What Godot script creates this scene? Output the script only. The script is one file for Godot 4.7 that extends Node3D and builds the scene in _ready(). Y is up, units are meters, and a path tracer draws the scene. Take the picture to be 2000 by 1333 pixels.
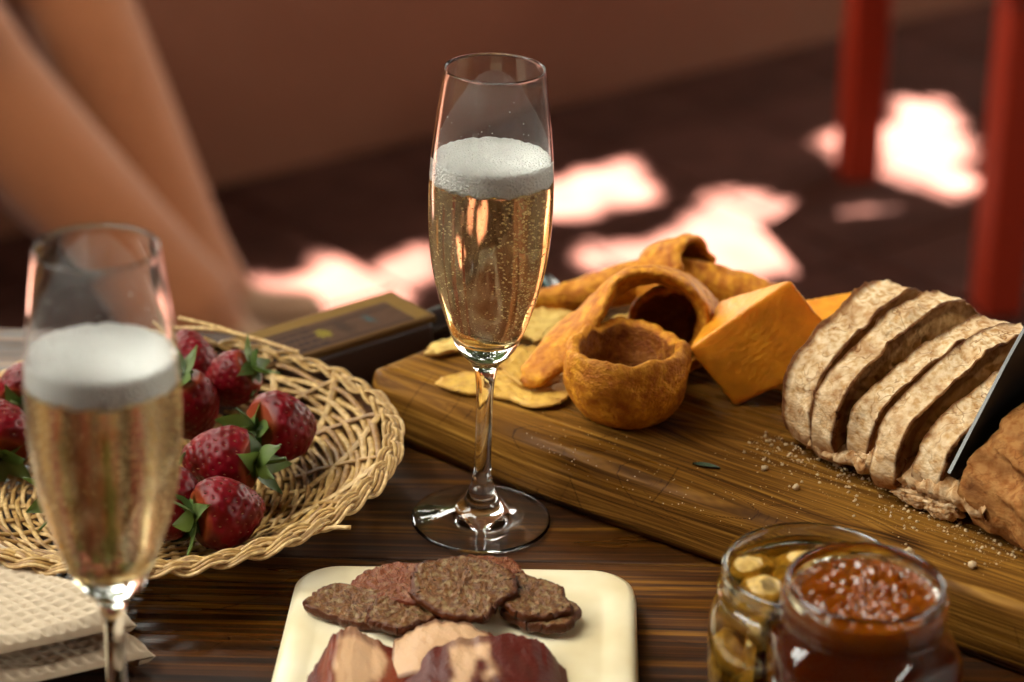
extends Node3D

const T := 0.72                       # height of the table top above the floor
var rng := RandomNumberGenerator.new()
var taken := {}
var mats := {}
var texs := {}


# ---------------------------------------------------------------- mesh helpers
class MB:
	var V := PackedVector3Array()
	var N := PackedVector3Array()
	var U := PackedVector2Array()
	var C := PackedColorArray()
	var I := PackedInt32Array()

	# a grid of nu points a row; wrap joins the last column to the first; o: uv, col (array or Color), weld, invert, flat
	func grid(p: PackedVector3Array, nu: int, wrap := false, o := {}) -> void:
		var nv := p.size() / nu
		var tri := PackedInt32Array()
		var last := nu if wrap else nu - 1
		for j in nv - 1:
			for i in last:
				var a := j * nu + i
				var b := j * nu + (i + 1) % nu
				var c := b + nu
				var d := a + nu
				tri.append_array(PackedInt32Array([a, b, c, a, c, d]))
		soup(p, tri, o, nu)

	func soup(p: PackedVector3Array, tri: PackedInt32Array, o := {}, nu := 0) -> void:
		var mid := Vector3.ZERO
		for q in p:
			mid += q
		mid /= maxf(p.size(), 1)
		var vol := 0.0
		for k in range(0, tri.size(), 3):
			vol += (p[tri[k]] - mid).dot((p[tri[k + 1]] - mid).cross(p[tri[k + 2]] - mid))
		var flip: bool = vol > 0.0
		if o.get("invert", false):
			flip = not flip
		if flip:
			for k in range(0, tri.size(), 3):
				var s := tri[k + 1]
				tri[k + 1] = tri[k + 2]
				tri[k + 2] = s
		var n := PackedVector3Array()
		n.resize(p.size())
		for k in range(0, tri.size(), 3):
			var a := tri[k]
			var b := tri[k + 1]
			var c := tri[k + 2]
			var m := (p[c] - p[a]).cross(p[b] - p[a])
			n[a] += m
			n[b] += m
			n[c] += m
		if o.get("weld", false) and nu > 0:
			for j in p.size() / nu:
				var s := n[j * nu] + n[j * nu + nu - 1]
				n[j * nu] = s
				n[j * nu + nu - 1] = s
		if o.get("poles", false) and nu > 0:
			for r in [0, p.size() / nu - 1]:
				var s := Vector3.ZERO
				for i in nu:
					s += n[r * nu + i]
				for i in nu:
					n[r * nu + i] = s
		var base := V.size()
		for k in p.size():
			n[k] = n[k].normalized() if n[k].length() > 1e-20 else Vector3.UP
		V.append_array(p)
		N.append_array(n)
		if o.has("uv"):
			U.append_array(o.uv)
		else:
			var z := PackedVector2Array()
			z.resize(p.size())
			U.append_array(z)
		if o.has("col") and o.col is PackedColorArray:
			C.append_array(o.col)
		else:
			var cc := PackedColorArray()
			cc.resize(p.size())
			cc.fill(o.get("col", Color.WHITE))
			C.append_array(cc)
		for k in tri:
			I.append(k + base)

	func lathe(prof: Array, segs := 64, at := Vector3.ZERO, o := {}) -> void:
		var p := PackedVector3Array()
		for q in prof:
			for i in segs:
				var a := TAU * i / segs
				p.append(at + Vector3(q.x * cos(a), q.y, q.x * sin(a)))
		o.poles = prof[0].x < 1e-6
		grid(p, segs, true, o)

	# a tube along a path; rad is a number or an array, flat squeezes it along its own up
	func tube(path: Array, rad, sides := 8, closed := false, squash := 1.0, o := {}) -> void:
		var p := PackedVector3Array()
		var n := path.size()
		var rows := n + (1 if closed else 0)
		var up := Vector3.UP
		for jj in rows:
			var j := jj % n
			var a: Vector3 = path[(j - 1 + n) % n] if closed or j > 0 else path[j]
			var b: Vector3 = path[(j + 1) % n] if closed or j < n - 1 else path[j]
			var t := (b - a).normalized()
			if o.has("up"):
				up = o.up
			var s := t.cross(up)
			if s.length() < 1e-4:
				s = t.cross(Vector3.RIGHT)
			s = s.normalized()
			var w := s.cross(t).normalized()
			var r: float = rad[j] if rad is Array else rad
			for i in sides:
				var f := TAU * i / sides
				p.append(path[j] + s * cos(f) * r + w * sin(f) * r * squash)
		if not closed:
			var q := PackedVector3Array()
			for i in sides:
				q.append(path[0])
			q.append_array(p)
			for i in sides:
				q.append(path[n - 1])
			p = q
		grid(p, sides, true, o)

	# a bar with rounded edges along x, size s, centred; uv along x
	func bar(s: Vector3, b: float, xf := Transform3D(), uvo := Vector2.ZERO, uvs := Vector2(1, 1), o := {}) -> void:
		var steps := 3
		var sec := []
		for c in 4:
			for k in steps + 1:
				var f := PI / 2 * (c + float(k) / steps)
				var cy := (s.y / 2 - b) * (1 if c in [0, 1] else -1)
				var cz := (s.z / 2 - b) * (1 if c in [0, 3] else -1)
				sec.append(Vector2(cz + cos(f) * b, cy + sin(f) * b))
		sec.append(sec[0])
		var xs := [[-s.x / 2, 0.0, 0], [-s.x / 2, 0.0, 1], [-s.x / 2 + b * 0.3, 0.7, 1], [-s.x / 2 + b, 1.0, 1], [s.x / 2 - b, 1.0, 1], [s.x / 2 - b * 0.3, 0.7, 1], [s.x / 2, 0.0, 1], [s.x / 2, 0.0, 0]]
		var p := PackedVector3Array()
		var uv := PackedVector2Array()
		for x in xs:
			var run := 0.0
			for k in sec.size():
				var ins: float = b * (1.0 - x[1])
				var q := Vector2(sec[k].x * (1 - ins / (s.z / 2)), sec[k].y * (1 - ins / (s.y / 2)))
				if x[2] == 0:
					q = Vector2.ZERO
				if k > 0:
					run += (sec[k] - sec[k - 1]).length()
				p.append(xf * Vector3(x[0], q.y, q.x))
				uv.append(uvo + Vector2((x[0]) * uvs.x, (run if x[2] else 0.0) * uvs.y))
		o.uv = uv
		o.weld = true
		grid(p, sec.size(), false, o)

	func mesh() -> ArrayMesh:
		var a := []
		a.resize(Mesh.ARRAY_MAX)
		a[Mesh.ARRAY_VERTEX] = V
		a[Mesh.ARRAY_NORMAL] = N
		a[Mesh.ARRAY_TEX_UV] = U
		a[Mesh.ARRAY_COLOR] = C
		a[Mesh.ARRAY_INDEX] = I
		var m := ArrayMesh.new()
		m.add_surface_from_arrays(Mesh.PRIMITIVE_TRIANGLES, a)
		return m


func smooth(pts: Array, n := 4) -> Array:      # Catmull-Rom through points (Vector2 or Vector3)
	var r := []
	for i in pts.size() - 1:
		var a = pts[maxi(i - 1, 0)]
		var b = pts[i]
		var c = pts[i + 1]
		var d = pts[mini(i + 2, pts.size() - 1)]
		for k in n:
			r.append(b.cubic_interpolate(c, a, d, float(k) / n))
	r.append(pts[-1])
	return r


func noise(s: int, f: float, oct := 3) -> FastNoiseLite:
	var n := FastNoiseLite.new()
	n.seed = s
	n.noise_type = FastNoiseLite.TYPE_SIMPLEX_SMOOTH
	n.frequency = f
	n.fractal_octaves = oct
	return n


# ---------------------------------------------------------------- naming helpers
func numbered(called: String) -> String:
	if not taken.has(called):
		taken[called] = 0
		return called
	taken[called] += 1
	return "%s_%03d" % [called, taken[called]]


func tag(o: Node, label: String, category := "", group := "", kind := "") -> void:
	for m in [["label", label], ["category", category], ["group", group], ["kind", kind]]:
		if m[1]:
			o.set_meta(m[0], m[1])


func thing(called: String, label: String, category: String, at := Vector3.ZERO, turn := 0.0, group := "") -> Node3D:
	var o := Node3D.new()
	o.name = numbered(called)
	add_child(o)
	o.position = at
	o.rotation.y = turn
	tag(o, label, category, group)
	return o


func part(called: String, mesh: Mesh, m: Material, parent: Node, xf := Transform3D(), kind := "") -> MeshInstance3D:
	var o := MeshInstance3D.new()
	o.name = called
	o.mesh = mesh
	o.material_override = m
	o.transform = xf
	if parent == self:
		o.name = numbered(called)
	parent.add_child(o, true)
	if kind:
		o.set_meta("kind", kind)
	return o


func scatter(called: String, mesh: Mesh, m: Material, parent: Node, where: Array, cols: Array = []) -> MultiMeshInstance3D:
	var mm := MultiMesh.new()
	mm.transform_format = MultiMesh.TRANSFORM_3D
	mm.use_colors = cols.size() > 0
	mm.mesh = mesh
	mm.instance_count = where.size()
	for i in where.size():
		mm.set_instance_transform(i, where[i])
		if cols.size() > 0:
			mm.set_instance_color(i, cols[i])
	var o := MultiMeshInstance3D.new()
	o.name = numbered(called) if parent == self else called
	o.multimesh = mm
	o.material_override = m
	parent.add_child(o, true)
	o.set_meta("kind", "stuff")
	return o


func dup(root: Node3D, at: Vector3, turn: float, label: String) -> Node3D:
	var r: Node3D = root.duplicate()
	r.name = numbered(String(root.name).rstrip("_0123456789"))
	add_child(r)
	r.position = at
	r.rotation.y = turn
	r.set_meta("label", label)
	return r


# ---------------------------------------------------------------- materials
func lin(r: float, g: float, b: float) -> Color:
	return Color(r, g, b).linear_to_srgb()


func M(key: String, c: Color, rough := 0.6, o := {}) -> StandardMaterial3D:     # c is linear
	if mats.has(key):
		return mats[key]
	var m := StandardMaterial3D.new()
	m.resource_name = key
	m.albedo_color = Color(c.r, c.g, c.b, 1).linear_to_srgb()
	m.roughness = rough
	m.metallic = o.get("metal", 0.0)
	m.metallic_specular = o.get("spec", 0.5)
	m.vertex_color_use_as_albedo = o.get("vc", false)
	if o.has("tex"):
		m.albedo_texture = o.tex
	if o.has("bump"):
		m.heightmap_enabled = true
		m.heightmap_texture = o.bump
		m.heightmap_scale = o.get("depth", 0.1)
	if o.has("rtex"):
		m.roughness_texture = o.rtex
	if o.has("tri"):
		m.uv1_triplanar = true
		m.uv1_scale = Vector3.ONE * float(o.tri)
	if o.has("sss"):
		m.subsurf_scatter_enabled = true
		m.subsurf_scatter_strength = o.sss
	if o.has("coat"):
		m.clearcoat_enabled = true
		m.clearcoat = o.coat
		m.clearcoat_roughness = o.get("coatr", 0.1)
	if o.has("back"):
		m.backlight_enabled = true
		m.backlight = Color(o.back.r, o.back.g, o.back.b).linear_to_srgb()
	if o.has("rim"):
		m.rim_enabled = true
		m.rim = o.rim
	if o.has("ior"):
		m.transparency = BaseMaterial3D.TRANSPARENCY_ALPHA
		m.albedo_color.a = o.get("alpha", 0.0)
		m.refraction_enabled = true
		m.refraction_scale = (o.ior - 1.0) / 10.0
	mats[key] = m
	return m


func picture(w: int, h: int, f: Callable) -> ImageTexture:
	var d := PackedByteArray()
	d.resize(w * h * 3)
	var k := 0
	for y in h:
		for x in w:
			var c: Color = f.call(float(x) / w, float(y) / h)
			d[k] = int(clampf(c.r, 0, 1) * 255)
			d[k + 1] = int(clampf(c.g, 0, 1) * 255)
			d[k + 2] = int(clampf(c.b, 0, 1) * 255)
			k += 3
	return ImageTexture.create_from_image(Image.create_from_data(w, h, false, Image.FORMAT_RGB8, d))


# wood: u runs along the grain; colours are sRGB; returns [colour, height]
func wood(key: String, w: int, h: int, dark: Color, mid: Color, light: Color, s: int, streaks: float, contrast := 1.0, blotch := 0.35, scars := 0) -> Array:
	if texs.has(key):
		return texs[key]
	var n1 := noise(s, 1.0, 3)
	var n2 := noise(s + 1, 1.0, 3)
	var n3 := noise(s + 2, 1.0, 2)
	var t := PackedFloat32Array()
	t.resize(w * h)
	for y in h:
		for x in w:
			var u := float(x) / w
			var v := float(y) / h
			var warp := n1.get_noise_2d(u * 2.0, v * 3.0)
			var vv := v + warp * 0.03
			var dark_knot := 0.0
			for kn in [Vector3(0.23, 0.31, 1.0), Vector3(0.71, 0.78, 0.7), Vector3(0.52, 0.12, 0.5)]:
				var du: float = (u - kn.x) * 22.0 / kn.z
				var dv: float = (v - kn.y) * 15.0 / kn.z
				var g := exp(-(du * du * 0.25 + dv * dv * 0.6))
				vv += 0.05 * kn.z * g * (1.0 if dv > 0 else -1.0)
				dark_knot += exp(-(du * du + dv * dv) * 1.6)
			var a := n2.get_noise_2d(u * 2.2, vv * streaks)
			var b := n3.get_noise_2d(u * 9.0, vv * streaks * 3.5)
			var c := n1.get_noise_2d(u * 2.0 + 7.0, vv * 5.0)
			var ring := sin((vv + 0.03 * c) * streaks * 2.2) * 0.5
			t[y * w + x] = 0.5 + contrast * (0.55 * a + 0.4 * b + blotch * c + 0.16 * ring) - 0.55 * dark_knot
	# knife scars
	var sr := RandomNumberGenerator.new()
	sr.seed = s
	for k in scars:
		var x0 := sr.randf() * w
		var y0 := sr.randf() * h
		var an := sr.randf_range(0.5, 1.5) * (1 if k % 3 else -1)
		var dp := sr.randf_range(0.12, 0.4)
		for st in int(sr.randf_range(20, 110)):
			var xi := int(x0 + cos(an) * st * 1.7) % w
			var yi := int(y0 + sin(an) * st + h) % h
			t[yi * w + xi] -= dp
	var col := picture(w, h, func(u: float, v: float) -> Color:
		var q := clampf(t[mini(int(v * h + 0.5), h - 1) * w + mini(int(u * w + 0.5), w - 1)], 0, 1)
		return dark.lerp(mid, q * 2) if q < 0.5 else mid.lerp(light, q * 2 - 1))
	var hei := picture(w, h, func(u: float, v: float) -> Color:
		var q := clampf(t[mini(int(v * h + 0.5), h - 1) * w + mini(int(u * w + 0.5), w - 1)], 0, 1)
		return Color(q, q, q))
	texs[key] = [col, hei]
	return texs[key]


# a grey pattern of lumps for relief: returns a texture
func lumps(key: String, w: int, f1: float, f2: float, mix2: float, s := 5, cells := false) -> ImageTexture:
	if texs.has(key):
		return texs[key]
	var n1 := noise(s, f1, 2)
	var n2 := noise(s + 3, f2, 2)
	if cells:
		n2.noise_type = FastNoiseLite.TYPE_CELLULAR
		n2.fractal_type = FastNoiseLite.FRACTAL_NONE
	var im := n1.get_seamless_image(w, w)
	var im2 := n2.get_seamless_image(w, w)
	var a := im.get_data()
	var b := im2.get_data()
	for k in a.size():
		a[k] = int(a[k] * (1 - mix2) + b[k] * mix2)
	texs[key] = ImageTexture.create_from_image(Image.create_from_data(w, w, false, Image.FORMAT_L8, a))
	return texs[key]


# two colours (sRGB) mixed by noise, seamless
func mottle(key: String, w: int, f: float, a: Color, b: Color, s := 11, oct := 4, sharp := 1.0, c3 := Color(0, 0, 0, 0)) -> ImageTexture:
	if texs.has(key):
		return texs[key]
	var im := noise(s, f, oct).get_seamless_image(w, w)
	var g := im.get_data()
	var im2 := noise(s + 9, f * 0.35, 2).get_seamless_image(w, w).get_data()
	texs[key] = picture(w, w, func(u: float, v: float) -> Color:
		var k := int(v * w + 0.5) * w + int(u * w + 0.5)
		k = mini(k, g.size() - 1)
		var q := clampf((g[k] / 255.0 - 0.5) * sharp + 0.5, 0, 1)
		var r := a.lerp(b, q)
		if c3.a > 0:
			r = r.lerp(Color(c3.r, c3.g, c3.b), clampf((im2[k] / 255.0 - 0.55) * 4, 0, 1) * c3.a)
		return r)
	return texs[key]


# ---------------------------------------------------------------- the scene
func _ready() -> void:
	rng.seed = 7
	# camera
	var cam := Camera3D.new()
	cam.name = "camera"
	add_child(cam)
	cam.position = Vector3(0.0143, T + 0.49707, 0.89456)
	cam.rotation_degrees = Vector3(-24.4, 0, 0)
	cam.fov = rad_to_deg(2.0 * atan(666.5 / 4350.0))
	cam.near = 0.05
	cam.far = 200.0
	var at := CameraAttributesPhysical.new()
	at.frustum_focal_length = 78.0
	at.exposure_aperture = 6.0
	at.frustum_focus_distance = 0.965
	cam.attributes = at
	# sky, exposure
	var we := WorldEnvironment.new()
	we.name = "world"
	var env := Environment.new()
	env.background_mode = Environment.BG_SKY
	var sm := ProceduralSkyMaterial.new()
	sm.sky_top_color = Color(0.95, 0.95, 0.91)
	sm.sky_horizon_color = Color(1.0, 0.98, 0.91)
	sm.sky_curve = 0.2
	sm.ground_bottom_color = Color(0.12, 0.1, 0.07)
	sm.ground_horizon_color = Color(0.3, 0.28, 0.2)
	sm.sky_energy_multiplier = 1.0
	var sky := Sky.new()
	sky.sky_material = sm
	env.sky = sky
	env.background_energy_multiplier = 0.32
	env.tonemap_mode = Environment.TONE_MAPPER_LINEAR
	env.tonemap_exposure = 53.0
	env.sdfgi_enabled = true
	env.ssao_enabled = true
	env.ssil_enabled = true
	we.environment = env
	add_child(we)
	# sun: from behind the wall, through the leaves of the tree that stands there
	var sun := DirectionalLight3D.new()
	sun.name = "sun"
	add_child(sun)
	sun.light_energy = 1.6
	sun.light_color = Color(1.0, 0.985, 0.96)
	sun.light_angular_distance = 0.5
	sun.shadow_enabled = true
	sun.sky_mode = DirectionalLight3D.SKY_MODE_LIGHT_ONLY
	sun.look_at_from_position(SUN, Vector3.ZERO, Vector3.UP)

	setting()
	backdrop_things()
	table()
	cutting_board()
	white_tray()
	basket()
	flutes()
	jars()
	towel()
	box_and_handle()
	crackers()
	puddings()
	cheese()
	bread()
	strawberries()
	sausage()
	ham()
	crumbs()


const SUN := Vector3(0.25, 0.87, -0.43)


func setting() -> void:
	# ground outside, one sheet to the horizon
	var g := MB.new()
	var n := 40
	var p := PackedVector3Array()
	for j in n + 1:
		for i in n + 1:
			p.append(Vector3((i - n / 2.0) * 6, -0.05, (j - n / 2.0) * 6))
	g.grid(p, n + 1)
	part("ground", g.mesh(), M("earth", Color(0.06, 0.06, 0.025), 0.95, {"tex": mottle("earth", 256, 0.03, Color(0.75, 0.8, 0.6), Color(1, 1, 1)), "tri": 0.5}), self, Transform3D(), "structure").set_meta("label", "garden ground around the paved porch")
	# porch floor: a bed of mortar, terracotta tiles on it where the photograph sees them
	var fl := MB.new()
	fl.bar(Vector3(6.4, 0.04, 7.4), 0.004, Transform3D(Basis(), Vector3(0.75, -0.028, -1.1)))
	var floor_node := part("floor", fl.mesh(), M("mortar", Color(0.10, 0.04, 0.025), 0.9), self, Transform3D(), "structure")
	floor_node.set_meta("label", "dark terracotta tiled porch floor with sunlit patches")
	var side := 0.3
	var tile := MB.new()
	tile.bar(Vector3(side - 0.008, 0.012, side - 0.008), 0.003)
	var tm := tile.mesh()
	var tmat := []
	for k in 4:
		var base: Array = [Color(0.056, 0.0185, 0.0125), Color(0.048, 0.0155, 0.0102), Color(0.063, 0.021, 0.0142), Color(0.051, 0.017, 0.0113)]
		tmat.append(M("tile%d" % k, base[k], 0.8, {"spec": 0.15, "tex": mottle("tile", 256, 0.02, Color(0.7, 0.68, 0.66), Color(1, 1, 1)), "tri": 1.7}))
	var yaw := 0.6421
	var ux := Vector3(cos(yaw), 0, -sin(yaw))
	var uz := Vector3(sin(yaw), 0, cos(yaw))
	for i in range(-11, 12):
		for j in range(-9, 9):
			var c := Vector3(0.1, 0, -2.4) + ux * i * side + uz * (j * side + 0.05)
			if c.z > -1.25 or c.z < -4.4 or c.x < -1.3 or c.x > 1.75 or (c - Vector3(-0.443, 0, -2.383)).dot(uz) < 0.0:
				continue
			var xf := Transform3D(Basis(Vector3.UP, yaw), c + Vector3(0, -0.006 + rng.randf_range(-0.0008, 0.0008), 0))
			part("tile", tm, tmat[rng.randi() % 4], floor_node, xf)
	# plastered back wall
	var w := MB.new()
	w.bar(Vector3(4.3, 0.6, 0.24), 0.01)
	var wm := Transform3D(Basis(Vector3.UP, yaw), Vector3(-0.443, 0.27, -2.383) + ux * 0.95 - uz * 0.12)
	var wall := part("wall", w.mesh(), M("plaster", Color(0.145, 0.046, 0.018), 0.9, {"bump": lumps("plaster", 256, 0.02, 0.1, 0.3), "depth": 0.4, "tri": 1.2}), self, wm)
	tag(wall, "smooth terracotta pink plastered wall behind the table", "wall")
	var wr := MB.new()  # unseen wall, placed to darken the floor behind the table
	wr.bar(Vector3(2.1, 2.7, 0.2), 0.01)
	var ret := part("wall", wr.mesh(), M("plaster", Color.WHITE), self, Transform3D(Basis(Vector3.UP, PI / 2), Vector3(-2.1, 1.3, -1.75)))
	tag(ret, "unseen tall terracotta wall at the left, darkening the floor behind the table", "wall")
	var low := MB.new()  # unseen parapet, placed to cut the light coming in at the left
	low.bar(Vector3(1.46, 1.75, 0.2), 0.01)
	var lown := part("wall", low.mesh(), M("plaster", Color.WHITE), self, Transform3D(Basis(Vector3.UP, PI / 2), Vector3(-2.1, 0.85, 0.03)))
	tag(lown, "unseen terracotta parapet at the open left side, cutting the light there", "wall")
	# unseen roof on posts, placed to shade the table
	var r := thing("unseen_roof", "unseen flat boarded roof shading the table, with an opening that lights it", "roof", Vector3(0, 2.75, 0))
	# boards leave an unseen opening, placed to light the table from upper left
	var X0 := -2.1
	var X1 := 4.3
	var Z0 := -2.9
	var Z1 := 3.0
	var hole := [-1.65, -0.38, -0.95, 0.55]
	for q in [[X0, hole[0], Z0, Z1], [hole[1], X1, Z0, Z1], [hole[0], hole[1], Z0, hole[2]], [hole[0], hole[1], hole[3], Z1]]:
		var rb := MB.new()
		rb.bar(Vector3(q[1] - q[0], 0.12, q[3] - q[2]), 0.002)
		part("boards", rb.mesh(), M("roof", Color(0.2, 0.11, 0.06), 0.8), r, Transform3D(Basis(), Vector3((q[0] + q[1]) / 2, 0.06, (q[2] + q[3]) / 2)))
	var post := MB.new()
	post.bar(Vector3(2.72, 0.1, 0.1), 0.008, Transform3D(Basis(Vector3.BACK, PI / 2), Vector3(0, 1.36, 0)))
	var pmesh := post.mesh()
	for q in [[Vector3(-1.9, 0, 1.9), "wooden porch post on the garden side behind the viewer"], [Vector3(1.8, 0, 1.9), "wooden porch post on the tree side behind the viewer"]]:
		var po := part("porch_post", pmesh, M("roof", Color.WHITE), self, Transform3D(Basis(), q[0]))
		tag(po, q[1], "post", "porch posts")
	var hw := MB.new()  # unseen wall behind the viewer, placed to cut frontal light
	hw.bar(Vector3(6.3, 2.8, 0.2), 0.01)
	var blocker := part("unseen_shade_wall", hw.mesh(), M("plaster", Color.WHITE), self, Transform3D(Basis(), Vector3(1.14, 1.35, 2.75)))
	tag(blocker, "terracotta plastered house wall behind the viewer, unseen, cutting frontal light", "wall")
	var hs := MB.new()  # unseen side wall, placed to cut light from the front left
	hs.bar(Vector3(1.9, 2.8, 0.2), 0.01)
	var side_wall := part("unseen_shade_wall", hs.mesh(), M("plaster", Color.WHITE), self, Transform3D(Basis(Vector3.UP, PI / 2), Vector3(-2.0, 1.35, 1.7)))
	tag(side_wall, "terracotta plastered house wall on the viewer's left, unseen, cutting light from front left", "wall")
	garden()


func leaf_mesh(l: float, w: float) -> ArrayMesh:
	var b := MB.new()
	var p := PackedVector3Array()
	for j in 5:
		var t := j / 4.0
		var h := sin(pow(t, 0.8) * PI) * w / 2
		p.append_array(PackedVector3Array([Vector3(-h, 0.02 * l * sin(t * 3), t * l), Vector3(0, -0.06 * l, t * l), Vector3(h, 0.02 * l * sin(t * 3), t * l)]))
	b.grid(p, 3)
	return b.mesh()


func turned() -> Basis:
	return Basis(Quaternion(Vector3(rng.randfn(), rng.randfn(), rng.randfn()).normalized(), rng.randf() * TAU))


# patches of sun on the floor, each an ellipse: x, z, radius x, radius z (metres on the floor)
var PATCHES := [
	[-0.235, -1.955, 0.070, 0.115], [-0.30, -1.92, 0.05, 0.075], [-0.17, -1.94, 0.045, 0.07], [-0.245, -2.05, 0.03, 0.05], [-0.215, -1.86, 0.05, 0.06], [-0.37, -2.06, 0.026, 0.05], [-0.30, -2.16, 0.024, 0.05],
	[-0.13, -2.05, 0.035, 0.075], [0.10, -2.32, 0.075, 0.1], [0.15, -2.40, 0.045, 0.07], [0.19, -2.45, 0.03, 0.05], [0.215, -2.335, 0.026, 0.05], [0.135, -2.09, 0.028, 0.06], [0.06, -2.31, 0.035, 0.06],
	[0.235, -2.09, 0.07, 0.07], [0.335, -2.17, 0.09, 0.12], [0.42, -2.18, 0.085, 0.13], [0.36, -2.30, 0.06, 0.08], [0.46, -2.22, 0.05, 0.09], [0.30, -2.06, 0.10, 0.08], [0.44, -2.06, 0.03, 0.06],
	[0.575, -2.23, 0.028, 0.06], [0.62, -2.60, 0.055, 0.1], [0.70, -2.58, 0.075, 0.15], [0.73, -2.72, 0.06, 0.12], [0.70, -2.40, 0.05, 0.09], [0.65, -2.44, 0.04, 0.08], [0.56, -2.56, 0.03, 0.07],
]


func garden() -> void:
	var leafm := M("leaf", Color(0.045, 0.085, 0.018), 0.5, {"vc": true, "back": Color(0.10, 0.15, 0.025)})
	# the tree whose leaves overhang the wall and shade the floor; gaps in it let the sun through
	var s := SUN.normalized()
	var tree := thing("leafy_tree", "broad leafy tree behind the low wall, unseen, shading the paved floor and the roof opening", "tree", Vector3(1.5, 0, -5.0))
	var trunk := MB.new()
	var tp := [Vector3(0, -0.05, 0), Vector3(0.05, 0.6, 0.02), Vector3(-0.05, 1.3, -0.1), Vector3(-0.2, 2.0, 0.2), Vector3(-0.5, 2.9, 0.5)]
	trunk.tube(smooth(tp, 3), [0.16, 0.15, 0.14, 0.13, 0.125, 0.12, 0.115, 0.11, 0.1, 0.09, 0.08, 0.07, 0.05], 12)
	trunk.tube(smooth([Vector3(-0.4, 2.5, 0.4), Vector3(-1.1, 3.6, 1.6), Vector3(-1.7, 4.3, 3.2), Vector3(-2.1, 4.5, 4.1)], 3), [0.08, 0.07, 0.065, 0.06, 0.055, 0.05, 0.045, 0.04, 0.035, 0.03], 10)  # added branch carrying the leaf clump that shades the roof opening
	trunk.tube(smooth([Vector3(-0.02, 1.2, -0.08), Vector3(0.1, 1.8, 0.3), Vector3(0, 2.5, 0.7)], 3), [0.09, 0.08, 0.07, 0.06, 0.05, 0.045, 0.04], 10)
	part("trunk", trunk.mesh(), M("bark", Color(0.09, 0.06, 0.04), 0.95, {"bump": lumps("plaster", 256, 0.02, 0.1, 0.3), "depth": 1.0, "tri": 3}), tree)
	var where := []
	var cols := []
	var tries := 0
	while where.size() < 70000 and tries < 180000:
		tries += 1
		var f := Vector3(rng.randf_range(-1.7, 3.6), 0, rng.randf_range(-5.0, -1.2))       # the floor point its shadow falls on
		var far := 3.75 + rng.randf_range(-0.35, 0.35) + 0.2 * sin(f.x * 3.0) * cos(f.z * 2.3)
		var b := turned()
		var q := f + s * far
		if q.z > -3.0 and q.y > 2.5:
			continue
		var hit := false
		var l := b * Vector3(0, 0, 0.05)
		var tip := q + l
		var mid := tip - s * (tip.y / s.y)
		for e in PATCHES:
			var dx: float = (mid.x - e[0]) / (e[2] * 0.82 + 0.030)
			var dz: float = (mid.z - e[1]) / (e[3] * 0.82 + 0.030)
			if dx * dx + dz * dz < 1.0:
				hit = true
				break
		if hit:
			continue
		where.append(Transform3D(b, q - tree.position))
		cols.append(Color.from_hsv(0, 0, rng.randf_range(0.65, 1.25)))
	# added leaf clump above the roof, keeping the sun out of its opening
	for k in 9500:
		var q := Vector3(rng.randf_range(-1.95, -0.08), 2.75, rng.randf_range(-1.28, 0.85)) + s * (2.0 + rng.randf_range(-0.35, 0.35))
		where.append(Transform3D(turned(), q - tree.position))
		cols.append(Color.from_hsv(0, 0, rng.randf_range(0.65, 1.25)))
	scatter("crown", leaf_mesh(0.1, 0.065), leafm, tree, where, cols)
	# hedges and a smaller tree out of view, for green reflections and less sky
	var hedge := thing("unseen_hedge", "unseen dense green hedge beyond the open left side, giving green reflections", "hedge", Vector3(-5.2, 0, 0))
	where = []
	cols = []
	for k in 9000:
		var q := Vector3(rng.randf_range(-0.5, 0.5), 0, rng.randf_range(-7, 7))
		q.y = rng.randf() * (1.7 + 0.2 * sin(q.z * 1.7) + 0.1 * sin(q.z * 5.1))
		where.append(Transform3D(turned().scaled(Vector3.ONE * rng.randf_range(1.2, 2.2)), q))
		cols.append(Color.from_hsv(0, 0, rng.randf_range(0.7, 1.4)))
	scatter("foliage", leaf_mesh(0.1, 0.06), leafm, hedge, where, cols)
	var stem := MB.new()
	stem.tube([Vector3(0, -0.05, 0), Vector3(0.05, 0.5, 0.05), Vector3(-0.05, 1.0, 0)], 0.03, 6)
	var stm := stem.mesh()
	for k in 14:
		part("stem", stm, M("bark", Color.WHITE), hedge, Transform3D(Basis(), Vector3(0, 0, -6.5 + k)))
	var h2 := thing("unseen_back_hedge", "unseen tall green hedge behind the low wall, holding back the sky there", "hedge", Vector3(0.9, 0, -4.6), 0.6421)  # out of view, placed to hold back the sky behind the wall
	where = []
	cols = []
	for k in 9000:
		var q := Vector3(rng.randf_range(-2.3, 3.5), 0, rng.randf_range(-0.4, 0.4))
		q.y = rng.randf() * (2.3 + 0.3 * sin(q.x * 2.1) + 0.2 * sin(q.x * 5.7))
		where.append(Transform3D(turned().scaled(Vector3.ONE * rng.randf_range(1.2, 2.2)), q))
		cols.append(Color.from_hsv(0, 0, rng.randf_range(0.7, 1.4)))
	scatter("foliage", leaf_mesh(0.1, 0.06), leafm, h2, where, cols)
	for k in 6:
		part("stem", stm, M("bark", Color.WHITE), h2, Transform3D(Basis().scaled(Vector3(1, 1.6, 1)), Vector3(-1.2 + k * 0.9, 0, 0)))
	var t2 := thing("unseen_tree", "unseen round tree behind the low wall, breaking up the sky at back left", "tree", Vector3(-2.6, 0, -7.2))  # out of view, placed to break up the sky at back left
	var tr := MB.new()
	tr.tube([Vector3(0, -0.05, 0), Vector3(0.1, 1.2, 0), Vector3(0, 2.4, 0.1)], [0.15, 0.12, 0.08], 10)
	part("trunk", tr.mesh(), M("bark", Color.WHITE), t2)
	where = []
	cols = []
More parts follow.
